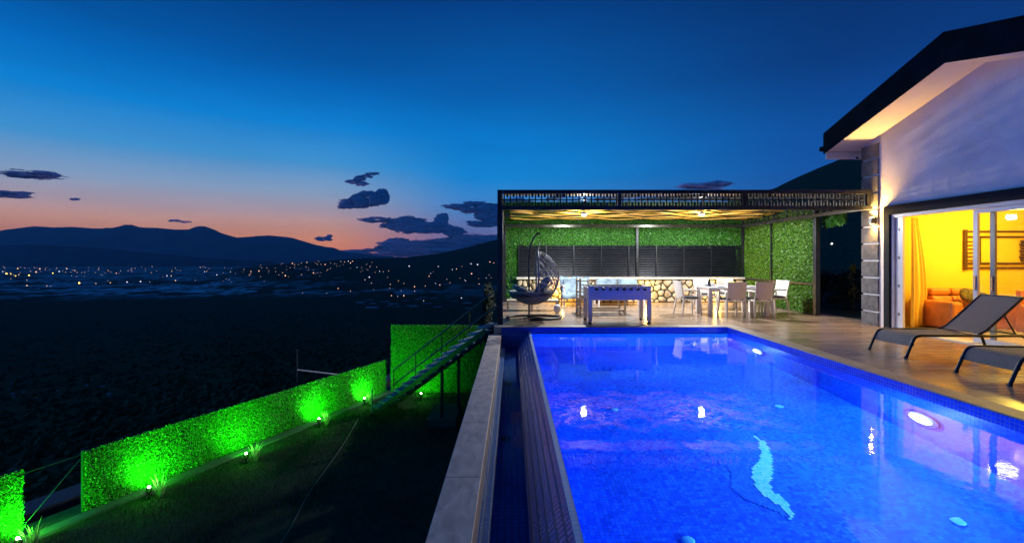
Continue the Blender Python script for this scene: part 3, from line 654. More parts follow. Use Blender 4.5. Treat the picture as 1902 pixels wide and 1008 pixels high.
# curtain
def curtain():
    mb = MB(); nz, ns = 16, 40
    for j in range(nz+1):
        t = j/nz; z = 2.38-2.32*t
        for i in range(ns+1):
            s = i/ns; wid = .26+.50*t**1.6; x = 8.45+s*wid+(.12*sin(pi*min(1,t*1.15))*s); y = 9.62+.55*s*t*.4+(.012+.02*t)*sin(s*8*pi+t*1.2+1.5*sin(s*7))+.15*s
            if t > .72: x -= (t-.72)*.5*s
            mb.v.append((x, y, z))
    for j in range(nz):
        for i in range(ns): a = j*(ns+1)+i; mb.f.append((a, a+1, a+ns+2, a+ns+1))
    o = build('curtain', mb, M['curtain'], smooth=180); tag(o, 'yellow floor length curtain gathered at the left side of the open door', 'curtain')
    md = o.modifiers.new('thickness', 'SOLIDIFY'); md.thickness = .006
curtain()
def sofa(name, x0, x1, y0, y1, hb_, label, seats=2):
    t = empty(name, ((x0+x1)/2, (y0+y1)/2, .012), label, 'sofa')
    m = M['leather']
    b = MB().box(x0+.04, x1-.04, y0+.05, y1, .07, .30); build('base', b, m, t, bev=.03)
    for a in (x0, x1-.24):
        b = MB().box(a, a+.24, y0, y1-.1, .06, .62); build('arm', b, m, t, bev=.05)
    w = (x1-x0-.5)/seats
    for i in range(seats):
        a = x0+.25+i*w
        b = MB().box(a+.006, a+w-.006, y0+.02, y1-.28, .30, .46); build('seat_cushion', b, m, t, bev=.05)
        b = MB().prism([(y1-.36,.44),(y1-.1,.44),(y1-.04,hb_-.16),(y1-.24,hb_-.16)], 'x', a+.006, a+w-.006); build('back_cushion', b, m, t, bev=.05)
        b = MB().box(a+.006, a+w-.006, y1-.22, y1-.02, hb_-.15, hb_); build('headrest', b, m, t, bev=.05)
    b = MB().box(x0+.05, x1-.05, y1-.1, y1, .2, hb_-.1); build('back', b, m, t, bev=.03)
    return t
sofa('sofa', 8.95, 10.35, 9.25, 10.2, .86, 'orange leather two seat sofa just inside the open door')
sofa('sofa', 9.90, 12.2, 7.95, 9.0, 1.0, 'orange leather sofa seen behind the closed glass door', 3)
def pillow(c, r, m, label, rot):
    mb = MB().ell(c, r, 24, 12, rot, e=.6); tag(build('cushion', mb, m, smooth=180), label, 'cushion', 'sofa cushions')
pillow((9.85,9.66,.68), (.30,.08,.17), M['cushdark'], 'dark patterned cushion leaning on the sofa by the open door', Matrix.Rotation(-.5,3,'X')@Matrix.Rotation(.35,3,'Y'))
pillow((10.75,8.25,.60), (.30,.12,.13), pbr('cushion_olive', (.25,.19,.07), .85), 'olive cushion on the sofa behind the glass', Matrix.Rotation(-.3,3,'X'))
pillow((10.6,7.82,.36), (.26,.14,.12), M['cushyel'], 'yellow cushion low in front of the sofa behind the glass', Matrix.Rotation(0,3,'X'))
rack = empty('wall_rack', (11.2, 10.35, 1.25), 'dark wooden ladder like ornament hanging on the yellow wall', 'wall ornament')
b = MB()
for z in (2.10, 1.98, 1.38, 1.28): b.box(10.30, 12.8, 10.33, 10.37, z, z+.045)
build('rail', b, M['darkwood'], rack)
b = MB(); b.box(10.28, 10.34, 10.32, 10.375, 1.25, 2.17); b.box(10.62, 10.66, 10.335, 10.365, 1.42, 1.98)
for i in range(6): b.box(10.34, 10.62, 10.335, 10.365, 1.46+i*.085, 1.485+i*.085)
build('ladder', b, M['darkwood'], rack)
b = MB()
for i in range(7): b.ell((11.62, 10.35, 1.48+i*.07), (.05+.03*(i % 2), .03, .04), 12, 6)
b.ell((11.75,10.35,1.5),(.1,.03,.05),12,6); b.ell((11.75,10.35,1.88),(.1,.03,.05),12,6); build('carving', b, M['darkwood'], rack, smooth=60)
t = empty('ceiling_lamp', (10.0, 9.25, 2.62), 'bright white dome lamp on the living room ceiling', 'ceiling lamp')
b = MB().lathe([(0,-.12),(.12,-.11),(.2,-.07),(.22,-.02),(.22,0)], (10.0,9.25,2.6), 24); build('shade', b, M['intbulb'], t, smooth=40)
lamp('POINT', 'room_light', (10.0, 8.9, 2.2), 200, (1,.66,.07), t, .15)
lamp('POINT', 'room_light', (11.2, 7.0, 2.2), 150, (1,.66,.07), t, .15)
# wall lamp, up and down
t = empty('wall_lamp', (HX-.05, 10.23, 2.36), 'small up and down wall lamp glowing on the grey stone corner', 'wall lamp')
b = MB().box(HX-.15, HX-.05, 10.18, 10.28, 2.29, 2.43); build('housing', b, M['black'], t, bev=.006)
b = MB().box(HX-.05, HX-.04, 10.20, 10.26, 2.32, 2.40); build('bracket', b, M['black'], t)
for s in (1, -1):
    b = MB().tube([(HX-.10, 10.23, 2.36+s*.071), (HX-.10, 10.23, 2.36+s*.078)], .04, 16); build('lens', b, M['warmbulb'], t)
    lamp('SPOT', 'wall_lamp_light', (HX-.10, 10.23, 2.36+s*.085), 340 if s > 0 else 110, (1,.58,.15), t, .03, to=(HX-.085, 10.21, 2.36+s*2), angle=125, blend=.8)
for s in (1, -1): lamp('POINT', 'wall_lamp_glow', (HX-.14, 10.20, 2.36+s*.13), 7, (1,.58,.15), t, .03)
# security camera under the eave
t = empty('security_camera', (8.1, 10.72, 4.0), 'white security camera under the far end of the eave', 'camera')
b = MB().tube([(8.12,10.72,3.88),(8.0,10.55,3.84)], .045, 12); build('body', b, M['white'], t, smooth=40)
b = MB().tube([(8.19,10.62,3.98),(8.12,10.68,3.93),(8.08,10.66,3.9)], .018, 8); build('bracket', b, M['white'], t, smooth=40)
b = MB().tube([(8.0,10.55,3.84),(7.993,10.54,3.8375)], .032, 12); build('lens', b, M['black'], t)

# ------------------------------------------------------------------ pergola
PZ0, PZ1 = 2.61, 3.06; FX0, FX1 = -.33, 8.13; PY = 10.30; BY = 16.0; SX = 8.1
per = empty('pergola', (4, 13, 0), 'dark steel pergola with castellated lattice band and slatted wooden roof', 'pergola')
def post(x, y, w, z1=PZ0):
    b = MB().box(x-w/2, x+w/2, y-w/2, y+w/2, 0.012, z1); build('post', b, M['steel'], per, bev=.005)
post(-.27, PY+.06, .13, PZ0); post(SX, 12.1, .12); post(SX, BY-.06, .12); post(4.38, BY-.08, .08); post(-.27, BY-.06, .12)
def trussband(p, q, m, cells=True, pitch=.141, dividers=(), nm='beam'):
    """two rails with castellated tabs between, from p to q (x,y)"""
    p = Vector((*p, 0)); q = Vector((*q, 0)); L_ = (q-p).length; d = (q-p)/L_; n = d.cross(Vector((0,0,1)))
    def blk(b, a0, a1, z0, z1, th):
        A = p+d*a0; B = p+d*a1; o = n*th/2
        vs = [A-o, B-o, B+o, A+o]; b.add([(v.x,v.y,z0) for v in vs]+[(v.x,v.y,z1) for v in vs], [(3,2,1,0),(4,5,6,7),(0,1,5,4),(1,2,6,5),(2,3,7,6),(3,0,4,7)])
    r = MB(); blk(r, 0, L_, PZ0, PZ0+.09, .10); build(nm, r, m, per, bev=.004)
    r = MB(); blk(r, 0, L_, PZ1-.085, PZ1, .10); build(nm, r, m, per, bev=.004)
    if cells:
        c = MB(); z0, z1 = PZ0+.091, PZ1-.086; zm = (z0+z1)/2; k = int(L_/pitch)
        blk(c, 0, L_, zm-.012, zm+.012, .03)
        for i in range(k+1):
            a = i*pitch
            if a+.03 < L_: blk(c, a, a+.028, z0, z1, .03)
            if a+.1 < L_:
                blk(c, a+.062, a+.107, zm+.013+.045, z1, .028); blk(c, a+.062, a+.107, z0, zm-.013-.045, .028)
        build('lattice_band', c, m, per)
        for a in dividers: e = MB(); blk(e, a-.04, a+.04, z0, z1, .08); build('divider', e, m, per)
trussband((FX0, PY), (FX1, PY), M['steel'], dividers=(.045, 2.76, 5.58, 8.38))
trussband((SX, PY+.06), (SX, BY), M['beam'], pitch=.25, dividers=(1.8, 3.7, 5.6))
trussband((FX0, BY-.05), (SX-.06, BY-.05), M['beam'], cells=False)
trussband((-.27, PY+.06), (-.27, BY-.11), M['steel'], pitch=.25)
# back fill panel of the rear beam
# wavy crossing laths of the ceiling
b = MB()
for j in range(3):
    y0 = 12.9+j*1.02
    for ph in (0, pi):
        pts = []; n = 72
        for i in range(n+1):
            x = -.05+8.0*i/n
            if x > 8.0: break
            pts.append((x, y0+.46*sin(2*pi*x/2.84+ph+(pi/2 if j % 2 else 0)), 2.88-.03*j+.018*(1 if ph else 0)))
        base = len(b.v); w = .035; h = .035
        for i, p in enumerate(pts):
            a = Vector(pts[max(i-1,0)]); c = Vector(pts[min(i+1,len(pts)-1)]); d = (c-a).normalized(); s = Vector((-d.y, d.x, 0))*w; P_ = Vector(p)
            dz = Vector((0,0,h))
            b.v += [tuple(P_-s), tuple(P_+s), tuple(P_+s+dz), tuple(P_-s+dz)]
        for i in range(len(pts)-1):
            for k in range(4): k2 = (k+1) % 4; b.f.append((base+4*i+k, base+4*i+k2, base+4*(i+1)+k2, base+4*(i+1)+k))
build('ceiling_lath', b, M['lath'], per, smooth=30)
b = MB()
for i in range(7):
    y = 10.55+i*.26; z = 3.0+.115*(y-10.3); x0 = 1.3 if i % 3 else -.2
    b.box(x0, SX-.1, y, y+.16, z, z+.03)
build('roof_batten', b, M['batten'], per)
b = MB()
for x in (1.2, 2.9, 4.4, 5.9, 7.4): b.bar((x, 10.4, 2.955), (x, BY-.1, 3.0+.115*5.5-.06), .05, .09)
build('rafter', b, M['steel'], per)
for i, (x, lb) in enumerate(((2.09, 'white spotlight under the pergola roof above the foosball table'), (5.5, 'white spotlight under the pergola roof above the dining table'))):
    t = empty('ceiling_spotlight', (x, 13.2, 2.83), lb, 'spotlight', 'pergola ceiling lamps')
    b = MB().lathe([(0,.0),(.05,.005),(.085,.02),(.09,.06),(.05,.09),(0,.09)], (x,13.2,2.78), 20); build('housing', b, M['white'], t, smooth=40)
    b = MB().ell((x,13.2,2.785), (.075,.075,.035), 16, 8); build('lens', b, M['glassw'], t, smooth=180)
    b = MB().box(x-.012, x+.012, 13.188, 13.212, 2.87, 3.28); build('rod', b, M['steel'], t)
    lamp('SPOT', 'spotlight_light', (x, 13.2, 2.72), 560, (.86,.92,1), t, .06, to=(x, 13.2, 0), angle=178, blend=.12)
    lamp('POINT', 'spotlight_spill', (x, 13.2, 2.70), 150, (1,.93,.8), t, .06)

# hedge panels
def leaves(b, o, U, V, N_, dens, size, rnd, skip=None, out=.05):
    o, U, V, N_ = Vector(o), Vector(U), Vector(V), Vector(N_); lu, lv = U.length, V.length; u_, v_ = U/lu, V/lv
    for i in range(int(lu*lv*dens)):
        a, c = rnd.random()*lu, rnd.random()*lv
        if skip and skip(a, c): continue
        p = o+u_*a+v_*c+N_*rnd.uniform(0, out)*(.6+.4*mnoise.noise(Vector((a*2,c*2,0)))*2)
        d = (u_*rnd.gauss(0,1)+v_*rnd.gauss(0,1)+N_*rnd.gauss(.5,.5)).normalized(); e = d.cross(N_+u_*rnd.gauss(0,.5)+v_*rnd.gauss(0,.5)).normalized()
        s = size*rnd.uniform(.7,1.3)
        b.add([p, p+d*s*.5+e*s*.35, p+d*s, p+d*s*.5-e*s*.35], [(0,1,2,3)])
rnd = random.Random(3)
t = empty('hedge_wall', (4, 16.2, 0), 'artificial green leaf wall covering the back of the pergola', 'hedge wall')
b = MB().box(-.3, 8.4, 16.02, 16.1, .9, 3.5); build('backing', b, M['hedgeback'], t)
b = MB(); sk = lambda a, c: (.55 < a < 8.15 and c < 1.02); leaves(b, (-.3,16.0,.9), (8.4,0,0), (0,0,2.62), (0,-1,0), 2600, .036, rnd, sk)
leaves(b, (-.3,15.98,.0), (.52,0,0), (0,0,.9), (0,-1,0), 1250, .055, rnd); build('leaf_cover', b, M['hedge'], t)
t = empty('hedge_wall', (8.15, 14, 0), 'artificial green leaf wall on the right side of the pergola', 'hedge wall')
b = MB().box(8.16, 8.24, 12.16, 15.98, .02, 3.1); build('backing', b, M['hedgeback'], t)
b = MB(); leaves(b, (8.14,12.17,.02), (0,3.8,0), (0,0,3.0), (-1,0,0), 3000, .036, rnd); build('leaf_cover', b, M['hedgeside'], t)
b = MB()
b.box(8.07, 8.11, 14.17, 14.22, .02, PZ0)
b.box(8.06, 8.10, 12.17, 15.9, .80, .85); build('panel_frame', b, M['steel'], t)
t = empty('hedge_drape', (8.3, 11.7, 2.3), 'green leaf panel hanging behind the top of the doorway', 'hedge panel')
b = MB().prism([(11.3,2.44),(12.10,2.28),(12.10,2.70),(11.3,2.70)], 'x', 8.30, 8.33); build('backing', b, M['hedgeback'], t)
b = MB(); leaves(b, (8.28,11.3,2.36), (0,.82,0), (0,-.0,.34), (-1,0,0), 2600, .055, rnd); build('leaf_cover', b, M['hedge'], t)
# slatted dark panel
t = empty('slat_screen', (4, 15.95, .9), 'long charcoal horizontal slat screen on the pergola back wall', 'slat screen')
X0, X1 = .235, 7.94; b = MB(); z = .90

while z < 1.93: b.add([(X0,15.93,z),(X1,15.93,z),(X1,15.955,z+.055),(X0,15.955,z+.055),(X0,15.963,z),(X1,15.963,z),(X1,15.963,z+.055),(X0,15.963,z+.055)], [(0,1,2,3),(0,4,5,1),(3,2,6,7),(1,5,6,2),(0,3,7,4)]); z += .085
build('slat', b, M['slat'], t)
b = MB(); n = 8
for i in range(n+1):
    x = X0+(X1-X0)*i/n; b = MB().box(x-.02, x+.02, 15.90, 15.928, .88, 1.97); build('upright', b, M['slat'], t)
# stone wall
def stonewall():
    t = empty('stone_wall', (4, 15.9, 0), 'low wall of rough cream stones under a pale cap', 'stone wall')
    b = MB().box(.18, 8.05, 15.80, 15.97, 0, .80); build('mortar', b, M['mortar'], t)
    b = MB().box(.15, 8.05, 15.70, 15.97, .80, .875); build('cap', b, M['cap'], t, bev=.006)
    b = MB(); r = random.Random(21); seeds = []
    for i in range(33):
        for j in range(4): seeds.append((.05+i*.25+(.12 if j % 2 else 0)+r.uniform(-.12,.12), .04+j*.225+r.uniform(-.09,.09)))
    for s in seeds:
        poly = [(max(.19,s[0]-.4), max(.0,s[1]-.4)), (min(8.04,s[0]+.4), max(.0,s[1]-.4)), (min(8.04,s[0]+.4), min(.79,s[1]+.4)), (max(.19,s[0]-.4), min(.79,s[1]+.4))]
        for q in seeds:
            if q == s or abs(q[0]-s[0]) > .8: continue
            mx_, my_ = (s[0]+q[0])/2, (s[1]+q[1])/2; nx, ny = q[0]-s[0], q[1]-s[1]; out = []
            for i in range(len(poly)):
                a, c = poly[i], poly[(i+1) % len(poly)]; da = (a[0]-mx_)*nx+(a[1]-my_)*ny; dc = (c[0]-mx_)*nx+(c[1]-my_)*ny
                if da <= 0: out.append(a)
                if da*dc < 0: tt = da/(da-dc); out.append((a[0]+(c[0]-a[0])*tt, a[1]+(c[1]-a[1])*tt))
            poly = out
            if len(poly) < 3: break
        if len(poly) < 3: continue
        cx = sum(p[0] for p in poly)/len(poly); cz = sum(p[1] for p in poly)/len(poly)
        # round the corners
        rp = []
        for i in range(len(poly)):
            a, c = poly[i], poly[(i+1) % len(poly)]
            for tt in (.22, .5, .78): rp.append((a[0]+(c[0]-a[0])*tt, a[1]+(c[1]-a[1])*tt))
        rings = [(.82, 15.80), (.78, 15.775), (.58, 15.755+r.uniform(-.008,.008))]; base = len(b.v); n = len(rp)
        for f, y in rings:
            for p in rp: b.v.append((cx+(p[0]-cx)*f, y+r.uniform(-.003,.003), cz+(p[1]-cz)*f))
        for k in range(2):
            for i in range(n): i2 = (i+1) % n; b.f.append((base+k*n+i, base+k*n+i2, base+(k+1)*n+i2, base+(k+1)*n+i))
        b.f.append(tuple(base+2*n+i for i in range(n)))
    build('stone', b, M['stone'], t, smooth=50)
stonewall()
for i, (x, lb) in enumerate(((1.75,'warm lamp low on the stone wall beside the swing chair'),(4.55,'warm lamp low on the stone wall behind the foosball table'),(7.0,'warm lamp low on the stone wall behind the dining table'))):
    t = empty('low_wall_lamp', (x, 15.72, .5), lb, 'wall lamp', 'warm lamps on the stone wall')
    b = MB().box(x-.05, x+.05, 15.69, 15.75, .54, .62); build('housing', b, M['black'], t)
    b = MB().ell((x,15.70,.50), (.045,.04,.05), 14, 8); build('bulb', b, M['warmbulb'], t, smooth=180)
    lamp('POINT', 'low_wall_light', (x, 15.52, .42), 55, (1,.55,.10), t, .05)

# ------------------------------------------------------------------ furniture under the pergola
def foosball():
    t = empty('foosball_table', (2.5, 10.9, .012), 'white foosball table with eight rods at the pool edge', 'foosball table')
    x0, x1, y0, y1, zt, zb = 1.77, 3.22, 10.52, 11.27, .89, .555; m = M['foosb']
    for (a, c, n) in (((x0,x1),(y0,y0+.035),0), ((x0,x1),(y1-.035,y1),0), ((x0,x0+.035),(y0+.036,y1-.036),0), ((x1-.035,x1),(y0+.036,y1-.036),0)):
        b = MB().box(a[0], a[1], c[0], c[1], zb, zt-(.015 if a[1]-a[0] > 1 else .05)); build('side_panel', b, m, t, bev=.004)
    b = MB().box(x0+.036, x1-.036, y0+.036, y1-.036, .72, .74); build('playfield', b, M['field'], t)
    for (x, y) in ((x0-.005,y0-.006),(x1-.085,y0-.006),(x0-.005,y1-.085),(x1-.085,y1-.085)):
        b = MB().box(x, x+.09, y, y+.09, .05, zb-.002); o = build('leg', b, m, t, bev=.004)
        f = MB().lathe([(.03,0),(.045,.005),(.045,.03),(.02,.05)], (x+.045,y+.045,.0), 12); build('foot', f, M['black'], o)
    r = random.Random(2)
    for i in range(8):
        x = x0+.17+i*(x1-x0-.34)/7
        b = MB().tube([(x,y0-.06,.815),(x,y1+.12,.815)], .008, 8); o = build('rod', b, M['chrome'], t, smooth=60)
        b = MB().tube([(x,y0-.14,.815),(x,y0-.13,.815),(x,y0-.05,.815),(x,y0-.045,.815)], [.02,.036,.034,.02], 12); build('handle', b, M['black'], o, smooth=60)
        b = MB()
        for k in range((3,2,5,3,3,5,2,3)[i]):
            y = y0+.1+(k+.5)*(y1-y0-.2)/(3,2,5,3,3,5,2,3)[i]; b.box(x-.01, x+.01, y-.015, y+.015, .75, .84)
        build('player', b, M['black'], o)
    b = MB().box(x0+.02, x0+.1, y0-.008, y0-.001, zt-.03, zt-.016); b.box(x1-.1, x1-.02, y0-.008, y0-.001, zt-.03, zt-.016); build('corner_cap', b, M['black'], t)
foosball()
def swing():
    t = empty('egg_swing_chair', (.55, 11.5, .012), 'grey wicker egg swing chair hanging from a curved stand', 'swing chair')
    y = 11.45
    pole = [(.43,y,.03),(.43,y,.6),(.425,y,1.2),(.43,y,1.6),(.47,y,1.85),(.55,y,2.04),(.64,y,2.13),(.71,y,2.15)]
    b = MB().tube(pole, .024, 10); build('pole', b, M['black'], t, smooth=60)
    b = MB(); pts = []
    for i in range(33):
        a = radians(200-300*i/32) ; pts.append((.55+.68*cos(a)*1.0, y+.0+.42*sin(a)+.05, .03))
    b.tube(pts, .028, 10); b.tube([(.43,y,.03),(.43,y+.46,.03)], .026, 10); b.tube([(.2,y-.3,.03),(.43,y,.045),(.9,y-.3,.03)], .022, 8); build('base_ring', b, M['black'], t, smooth=60)
    c = Vector((.5,y,1.04)); R = .68; n = Vector((-.84,0,.54)).normalized(); k = .30; ax = -n
    e1 = Vector((0,1,0)); e2 = ax.cross(e1)
    def P_(th, ph):  # th from axis
        v = ax*cos(th)+(e1*cos(ph)*.82+e2*sin(ph))*sin(th); return c+v*R*Vector((1,1,1)).length/sqrt(3)
    def on(q): return q.x > c.x+.14 or q.z < c.z-.36
    def clipped(b, pts, r_):
        run = []
        for q in pts+[None]:
            if q is not None and on(q): run.append(q)
            else:
                if len(run) > 1: b.tube(run, r_, 4, False)
                run = []
    b = MB()
    for i in range(30):
        ph = 2*pi*i/30; clipped(b, [P_(pi*j/40, ph+.5*j/20) for j in range(1, 40)], .0075); clipped(b, [P_(pi*j/40, ph-.5*j/20) for j in range(1, 40)], .0075)
    for j in range(1, 14): clipped(b, [P_(pi*j/14, 2*pi*i/60) for i in range(61)], .006)
    build('wicker_basket', b, M['wicker'], t, smooth=60)
    xr, zr = .14, -.36; ry = sqrt(max(0, R*R-xr*xr-zr*zr))*.82; ty = sqrt(R*R-xr*xr)
    rim = []
    a0 = math.asin(zr/ty)
    for i in range(25): a = a0+(pi-2*a0)*i/24; rim.append(c+Vector((xr, ty*cos(a)*.82, ty*sin(a))))
    rz_ = sqrt(R*R-zr*zr); a1 = math.acos(xr/rz_)
    for i in range(1, 25): a = -a1-(2*pi-2*a1)*i/24*1.0; rim.append(c+Vector((rz_*cos(a), rz_*sin(a)*.82, zr)))
    b = MB().tube(rim, .024, 8, False); build('rim', b, M['wicker'], t, smooth=60)
    b = MB(); m1, m2 = 10, 40
    for j in range(m1+1):
        for i in range(m2):
            ph = 2*pi*i/m2; th = (pi-math.acos(zr/R))*j/m1*.98
            b.v.append(tuple(c+Vector((cos(ph)*sin(th), sin(ph)*sin(th)*.82, -cos(th)))*R*.985))
    for j in range(m1):
        for i in range(m2): i2 = (i+1) % m2; b.f.append((j*m2+i, j*m2+i2, (j+1)*m2+i2, (j+1)*m2+i))
    o = build('woven_bowl', b, M['wicker'], t, smooth=180); md = o.modifiers.new('thickness','SOLIDIFY'); md.thickness = .02
    b = MB().tube([(.71,y,2.15),(.70,y,1.95),(.64,y,1.71)], .009, 6)
    b.tube([(.70,y,1.95),(.64,y-.25,1.66)], .007, 6); b.tube([(.70,y,1.95),(.64,y+.25,1.66)], .007, 6)
    build('chain', b, M['black'], t)
    b = MB().ell((.48,y,.63), (.54,.44,.09), 28, 12, Matrix.Rotation(-.06,3,'Y'), e=.7); build('seat_cushion', b, M['mauve'], t, smooth=180)
    b = MB().ell((.78,y-.1,.86), (.26,.20,.09), 20, 10, Matrix.Rotation(-.9,3,'Y'), e=.7); build('pillow', b, M['slate'], t, smooth=180)
    b = MB().ell((.20,y-.15,.76), (.20,.17,.07), 20, 10, Matrix.Rotation(.35,3,'Y'), e=.7); build('pillow', b, M['slate'], t, smooth=180)
swing()
# dining set
def chair0():
    t = empty('dining_chair', (0,0,0), '', 'chair', 'chairs at the dining table')
    m = M['chairp']
    for sx in (-1, 1):
        b = MB().tube([(sx*.25,.25,0),(sx*.225,.21,.44),(sx*.225,.2,.62),(sx*.228,.16,.655)], [.022,.028,.024,.02], 8); build('leg', b, m, t, smooth=60, local=True)
        b = MB().tube([(sx*.262,-.29,0),(sx*.22,-.22,.44)], [.022,.03], 8); build('leg', b, m, t, smooth=60, local=True)
        b = MB().tube([(sx*.228,.17,.655),(sx*.235,.0,.67),(sx*.225,-.22,.66)], .02, 8); build('armrest', b, m, t, smooth=60, local=True)
    b = MB().box(-.235,.235,-.22,.23,.41,.445); build('seat', b, m, t, local=True, bev=.012)
    b = MB(); nx, nz = 10, 6
    for side in (0, 1):
        for j in range(nz+1):
            for i in range(nx+1):
                s = i/nx*2-1; tz = j/nz; x = s*(.20+.03*tz); z = .50-.05*(1-s*s)*(1-tz)+.41*tz; y = -.235-.06*tz-.03*(1-s*s)-(.02 if side else 0)
                b.v.append((x, y, z))
    def id_(sd, j, i): return sd*(nx+1)*(nz+1)+j*(nx+1)+i
    for j in range(nz):
        for i in range(nx):
            b.f.append((id_(0,j,i),id_(0,j,i+1),id_(0,j+1,i+1),id_(0,j+1,i))); b.f.append((id_(1,j,i),id_(1,j+1,i),id_(1,j+1,i+1),id_(1,j,i+1)))
    for i in range(nx): b.f.append((id_(0,nz,i),id_(0,nz,i+1),id_(1,nz,i+1),id_(1,nz,i))); b.f.append((id_(0,0,i),id_(1,0,i),id_(1,0,i+1),id_(0,0,i+1)))
    for j in range(nz): b.f.append((id_(0,j,0),id_(0,j+1,0),id_(1,j+1,0),id_(1,j,0))); b.f.append((id_(0,j,nx),id_(1,j,nx),id_(1,j+1,nx),id_(0,j+1,nx)))
    build('backrest', b, m, t, smooth=50, local=True)
    for s in (-1, 1): b = MB().tube([(s*.225,-.225,.44),(s*.215,-.255,.6),(s*.235,-.315,.915)], .018, 8); build('back_post', b, m, t, smooth=60, local=True)
    b = MB().box(-.215,.215,-.20,.22,.447,.49); build('cushion', b, M['cushion'], t, local=True, bev=.018)
    return t
c0 = chair0(); c0.location = (5.72, 11.85, .003); c0['label'] = 'cream dining chair seen from behind, left one of the two at the table front'
dup(c0, (6.42, 11.86, .003), .04, 'cream dining chair seen from behind, right one of the two at the table front')
dup(c0, (4.78, 12.35, .003), -pi/2+.1, 'white dining chair side on at the left end of the table')
dup(c0, (7.20, 12.55, .003), pi/2+.15, 'white dining chair at the right end of the table by the leaf wall')
dup(c0, (5.72, 13.45, .003), pi, 'white dining chair facing the pool, left one behind the table')
dup(c0, (6.45, 13.47, .003), pi, 'white dining chair facing the pool, right one behind the table')
t = empty('dining_table', (6, 12.5, .003), 'white rectangular dining table with square legs under the pergola', 'table')
b = MB().box(5.2, 6.80, 12.0, 12.9, .71, .75); build('tabletop', b, M['white'], t, bev=.006)
b = MB().box(5.26, 6.74, 12.06, 12.84, .64, .709); build('apron', b, M['white'], t)
for x in (5.2, 6.70):
    for y in (12.0, 12.8): b = MB().box(x, x+.1, y, y+.1, .0, .709); build('leg', b, M['white'], t, bev=.005)
def plate(x, y, lb):
    b = MB().lathe([(0,.006),(.08,.006),(.13,.022),(.132,.026),(.08,.013),(0,.012)], (x,y,.752), 24); tag(build('plate', b, M['porcelain'], smooth=40), lb, 'plate', 'plates on the dining table')
plate(5.6,12.2,'white plate at the front left of the dining table'); plate(6.4,12.2,'white plate at the front right of the dining table'); plate(5.6,12.7,'white plate at the back left of the dining table'); plate(6.4,12.7,'white plate at the back right of the dining table')
b = MB().lathe([(0,0),(.05,0),(.12,.05),(.15,.10),(.145,.10),(.11,.05),(0,.02)], (6.0,12.45,.752), 24); tag(build('bowl', b, M['porcelain'], smooth=40), 'white bowl of lemons in the middle of the dining table', 'bowl')
for i, (dx, dy, lb) in enumerate(((-.05,-.03,'yellow lemon lying left in the white bowl'),(.06,.0,'yellow lemon lying right in the white bowl'),(0,.05,'yellow lemon lying at the back of the white bowl'))):
    b = MB().ell((6.0+dx,12.45+dy,.85), (.05,.038,.038), 14, 8); tag(build('lemon', b, M['orange'], smooth=180), lb, 'lemon', 'lemons in the bowl')
b = MB().lathe([(0,0),(.035,0),(.04,.12),(.02,.17),(.018,.2),(0,.2)], (5.42,12.5,.752), 16); tag(build('bottle', b, M['black'], smooth=40), 'small black bottle on the left of the dining table', 'bottle')
b = MB().box(5.3, 5.6, 12.55, 12.8, .752, .83); tag(build('napkin_box', b, M['white'], bev=.01), 'white box on the back left of the dining table', 'box')
# sofas by the wall
def outdoor_sofa(x0, x1, y0, y1, label, drape=False):
    t = empty('outdoor_sofa', ((x0+x1)/2, y0, .0), label, 'outdoor sofa')
    w = M['white']
    for x in (x0, x1-.05):
        for y in (y0, y1-.05):
            b = MB().box(x, x+.05, y, y+.05, .003, .62); build('leg', b, w, t)
        b = MB().box(x-.01, x+.06, y0-.02, y1+.02, .62, .66); build('armrest', b, w, t)
    b = MB().box(x0+.05, x1-.05, y0, y1, .24, .30); build('frame', b, w, t)
    n = max(1, round((x1-x0-.1)/.75)); d = (x1-x0-.12)/n
    for i in range(n):
        a = x0+.06+i*d
        b = MB().box(a+.005, a+d-.005, y0+.01, y1-.12, .301, .44); build('seat_cushion', b, M['slate'], t, bev=.04)
        b = MB().prism([(y1-.24,.44),(y1-.08,.44),(y1+.02,.84),(y1-.10,.86)], 'x', a+.01, a+d-.01); build('back_cushion', b, M['bluegrey'], t, bev=.04)
    return t
outdoor_sofa(1.62, 2.55, 14.35, 15.1, 'white framed outdoor armchair with slate cushions by the stone wall')
outdoor_sofa(2.75, 4.25, 14.5, 15.3, 'white framed outdoor sofa with slate cushions behind the foosball table')
# throws
def throw():
    mb = MB(); nu, nv = 26, 16
    for j in range(nv+1):
        for i in range(nu+1):
            s = i/nu; t_ = j/nv; x = 1.58+.98*s
            if t_ < .45: y = 15.12-.62*t_/.45*.25; z = .90-.02*t_-(.42)*(t_/.45)
            else: q = (t_-.45)/.55; y = 14.95-.68*q; z = .47-.02*q-(.2*max(0,q-.85)/.15)
            z += .018*sin(s*14+t_*9)+.015*sin(s*31-t_*6); mb.v.append((x, y, z))
    for j in range(nv):
        for i in range(nu): a = j*(nu+1)+i; mb.f.append((a, a+1, a+nu+2, a+nu+1))
    o = build('throw_blanket', mb, M['bluegrey'], smooth=180); md = o.modifiers.new('thickness','SOLIDIFY'); md.thickness = .012
    tag(o, 'pale blue grey blanket draped over the outdoor armchair', 'blanket')
throw()
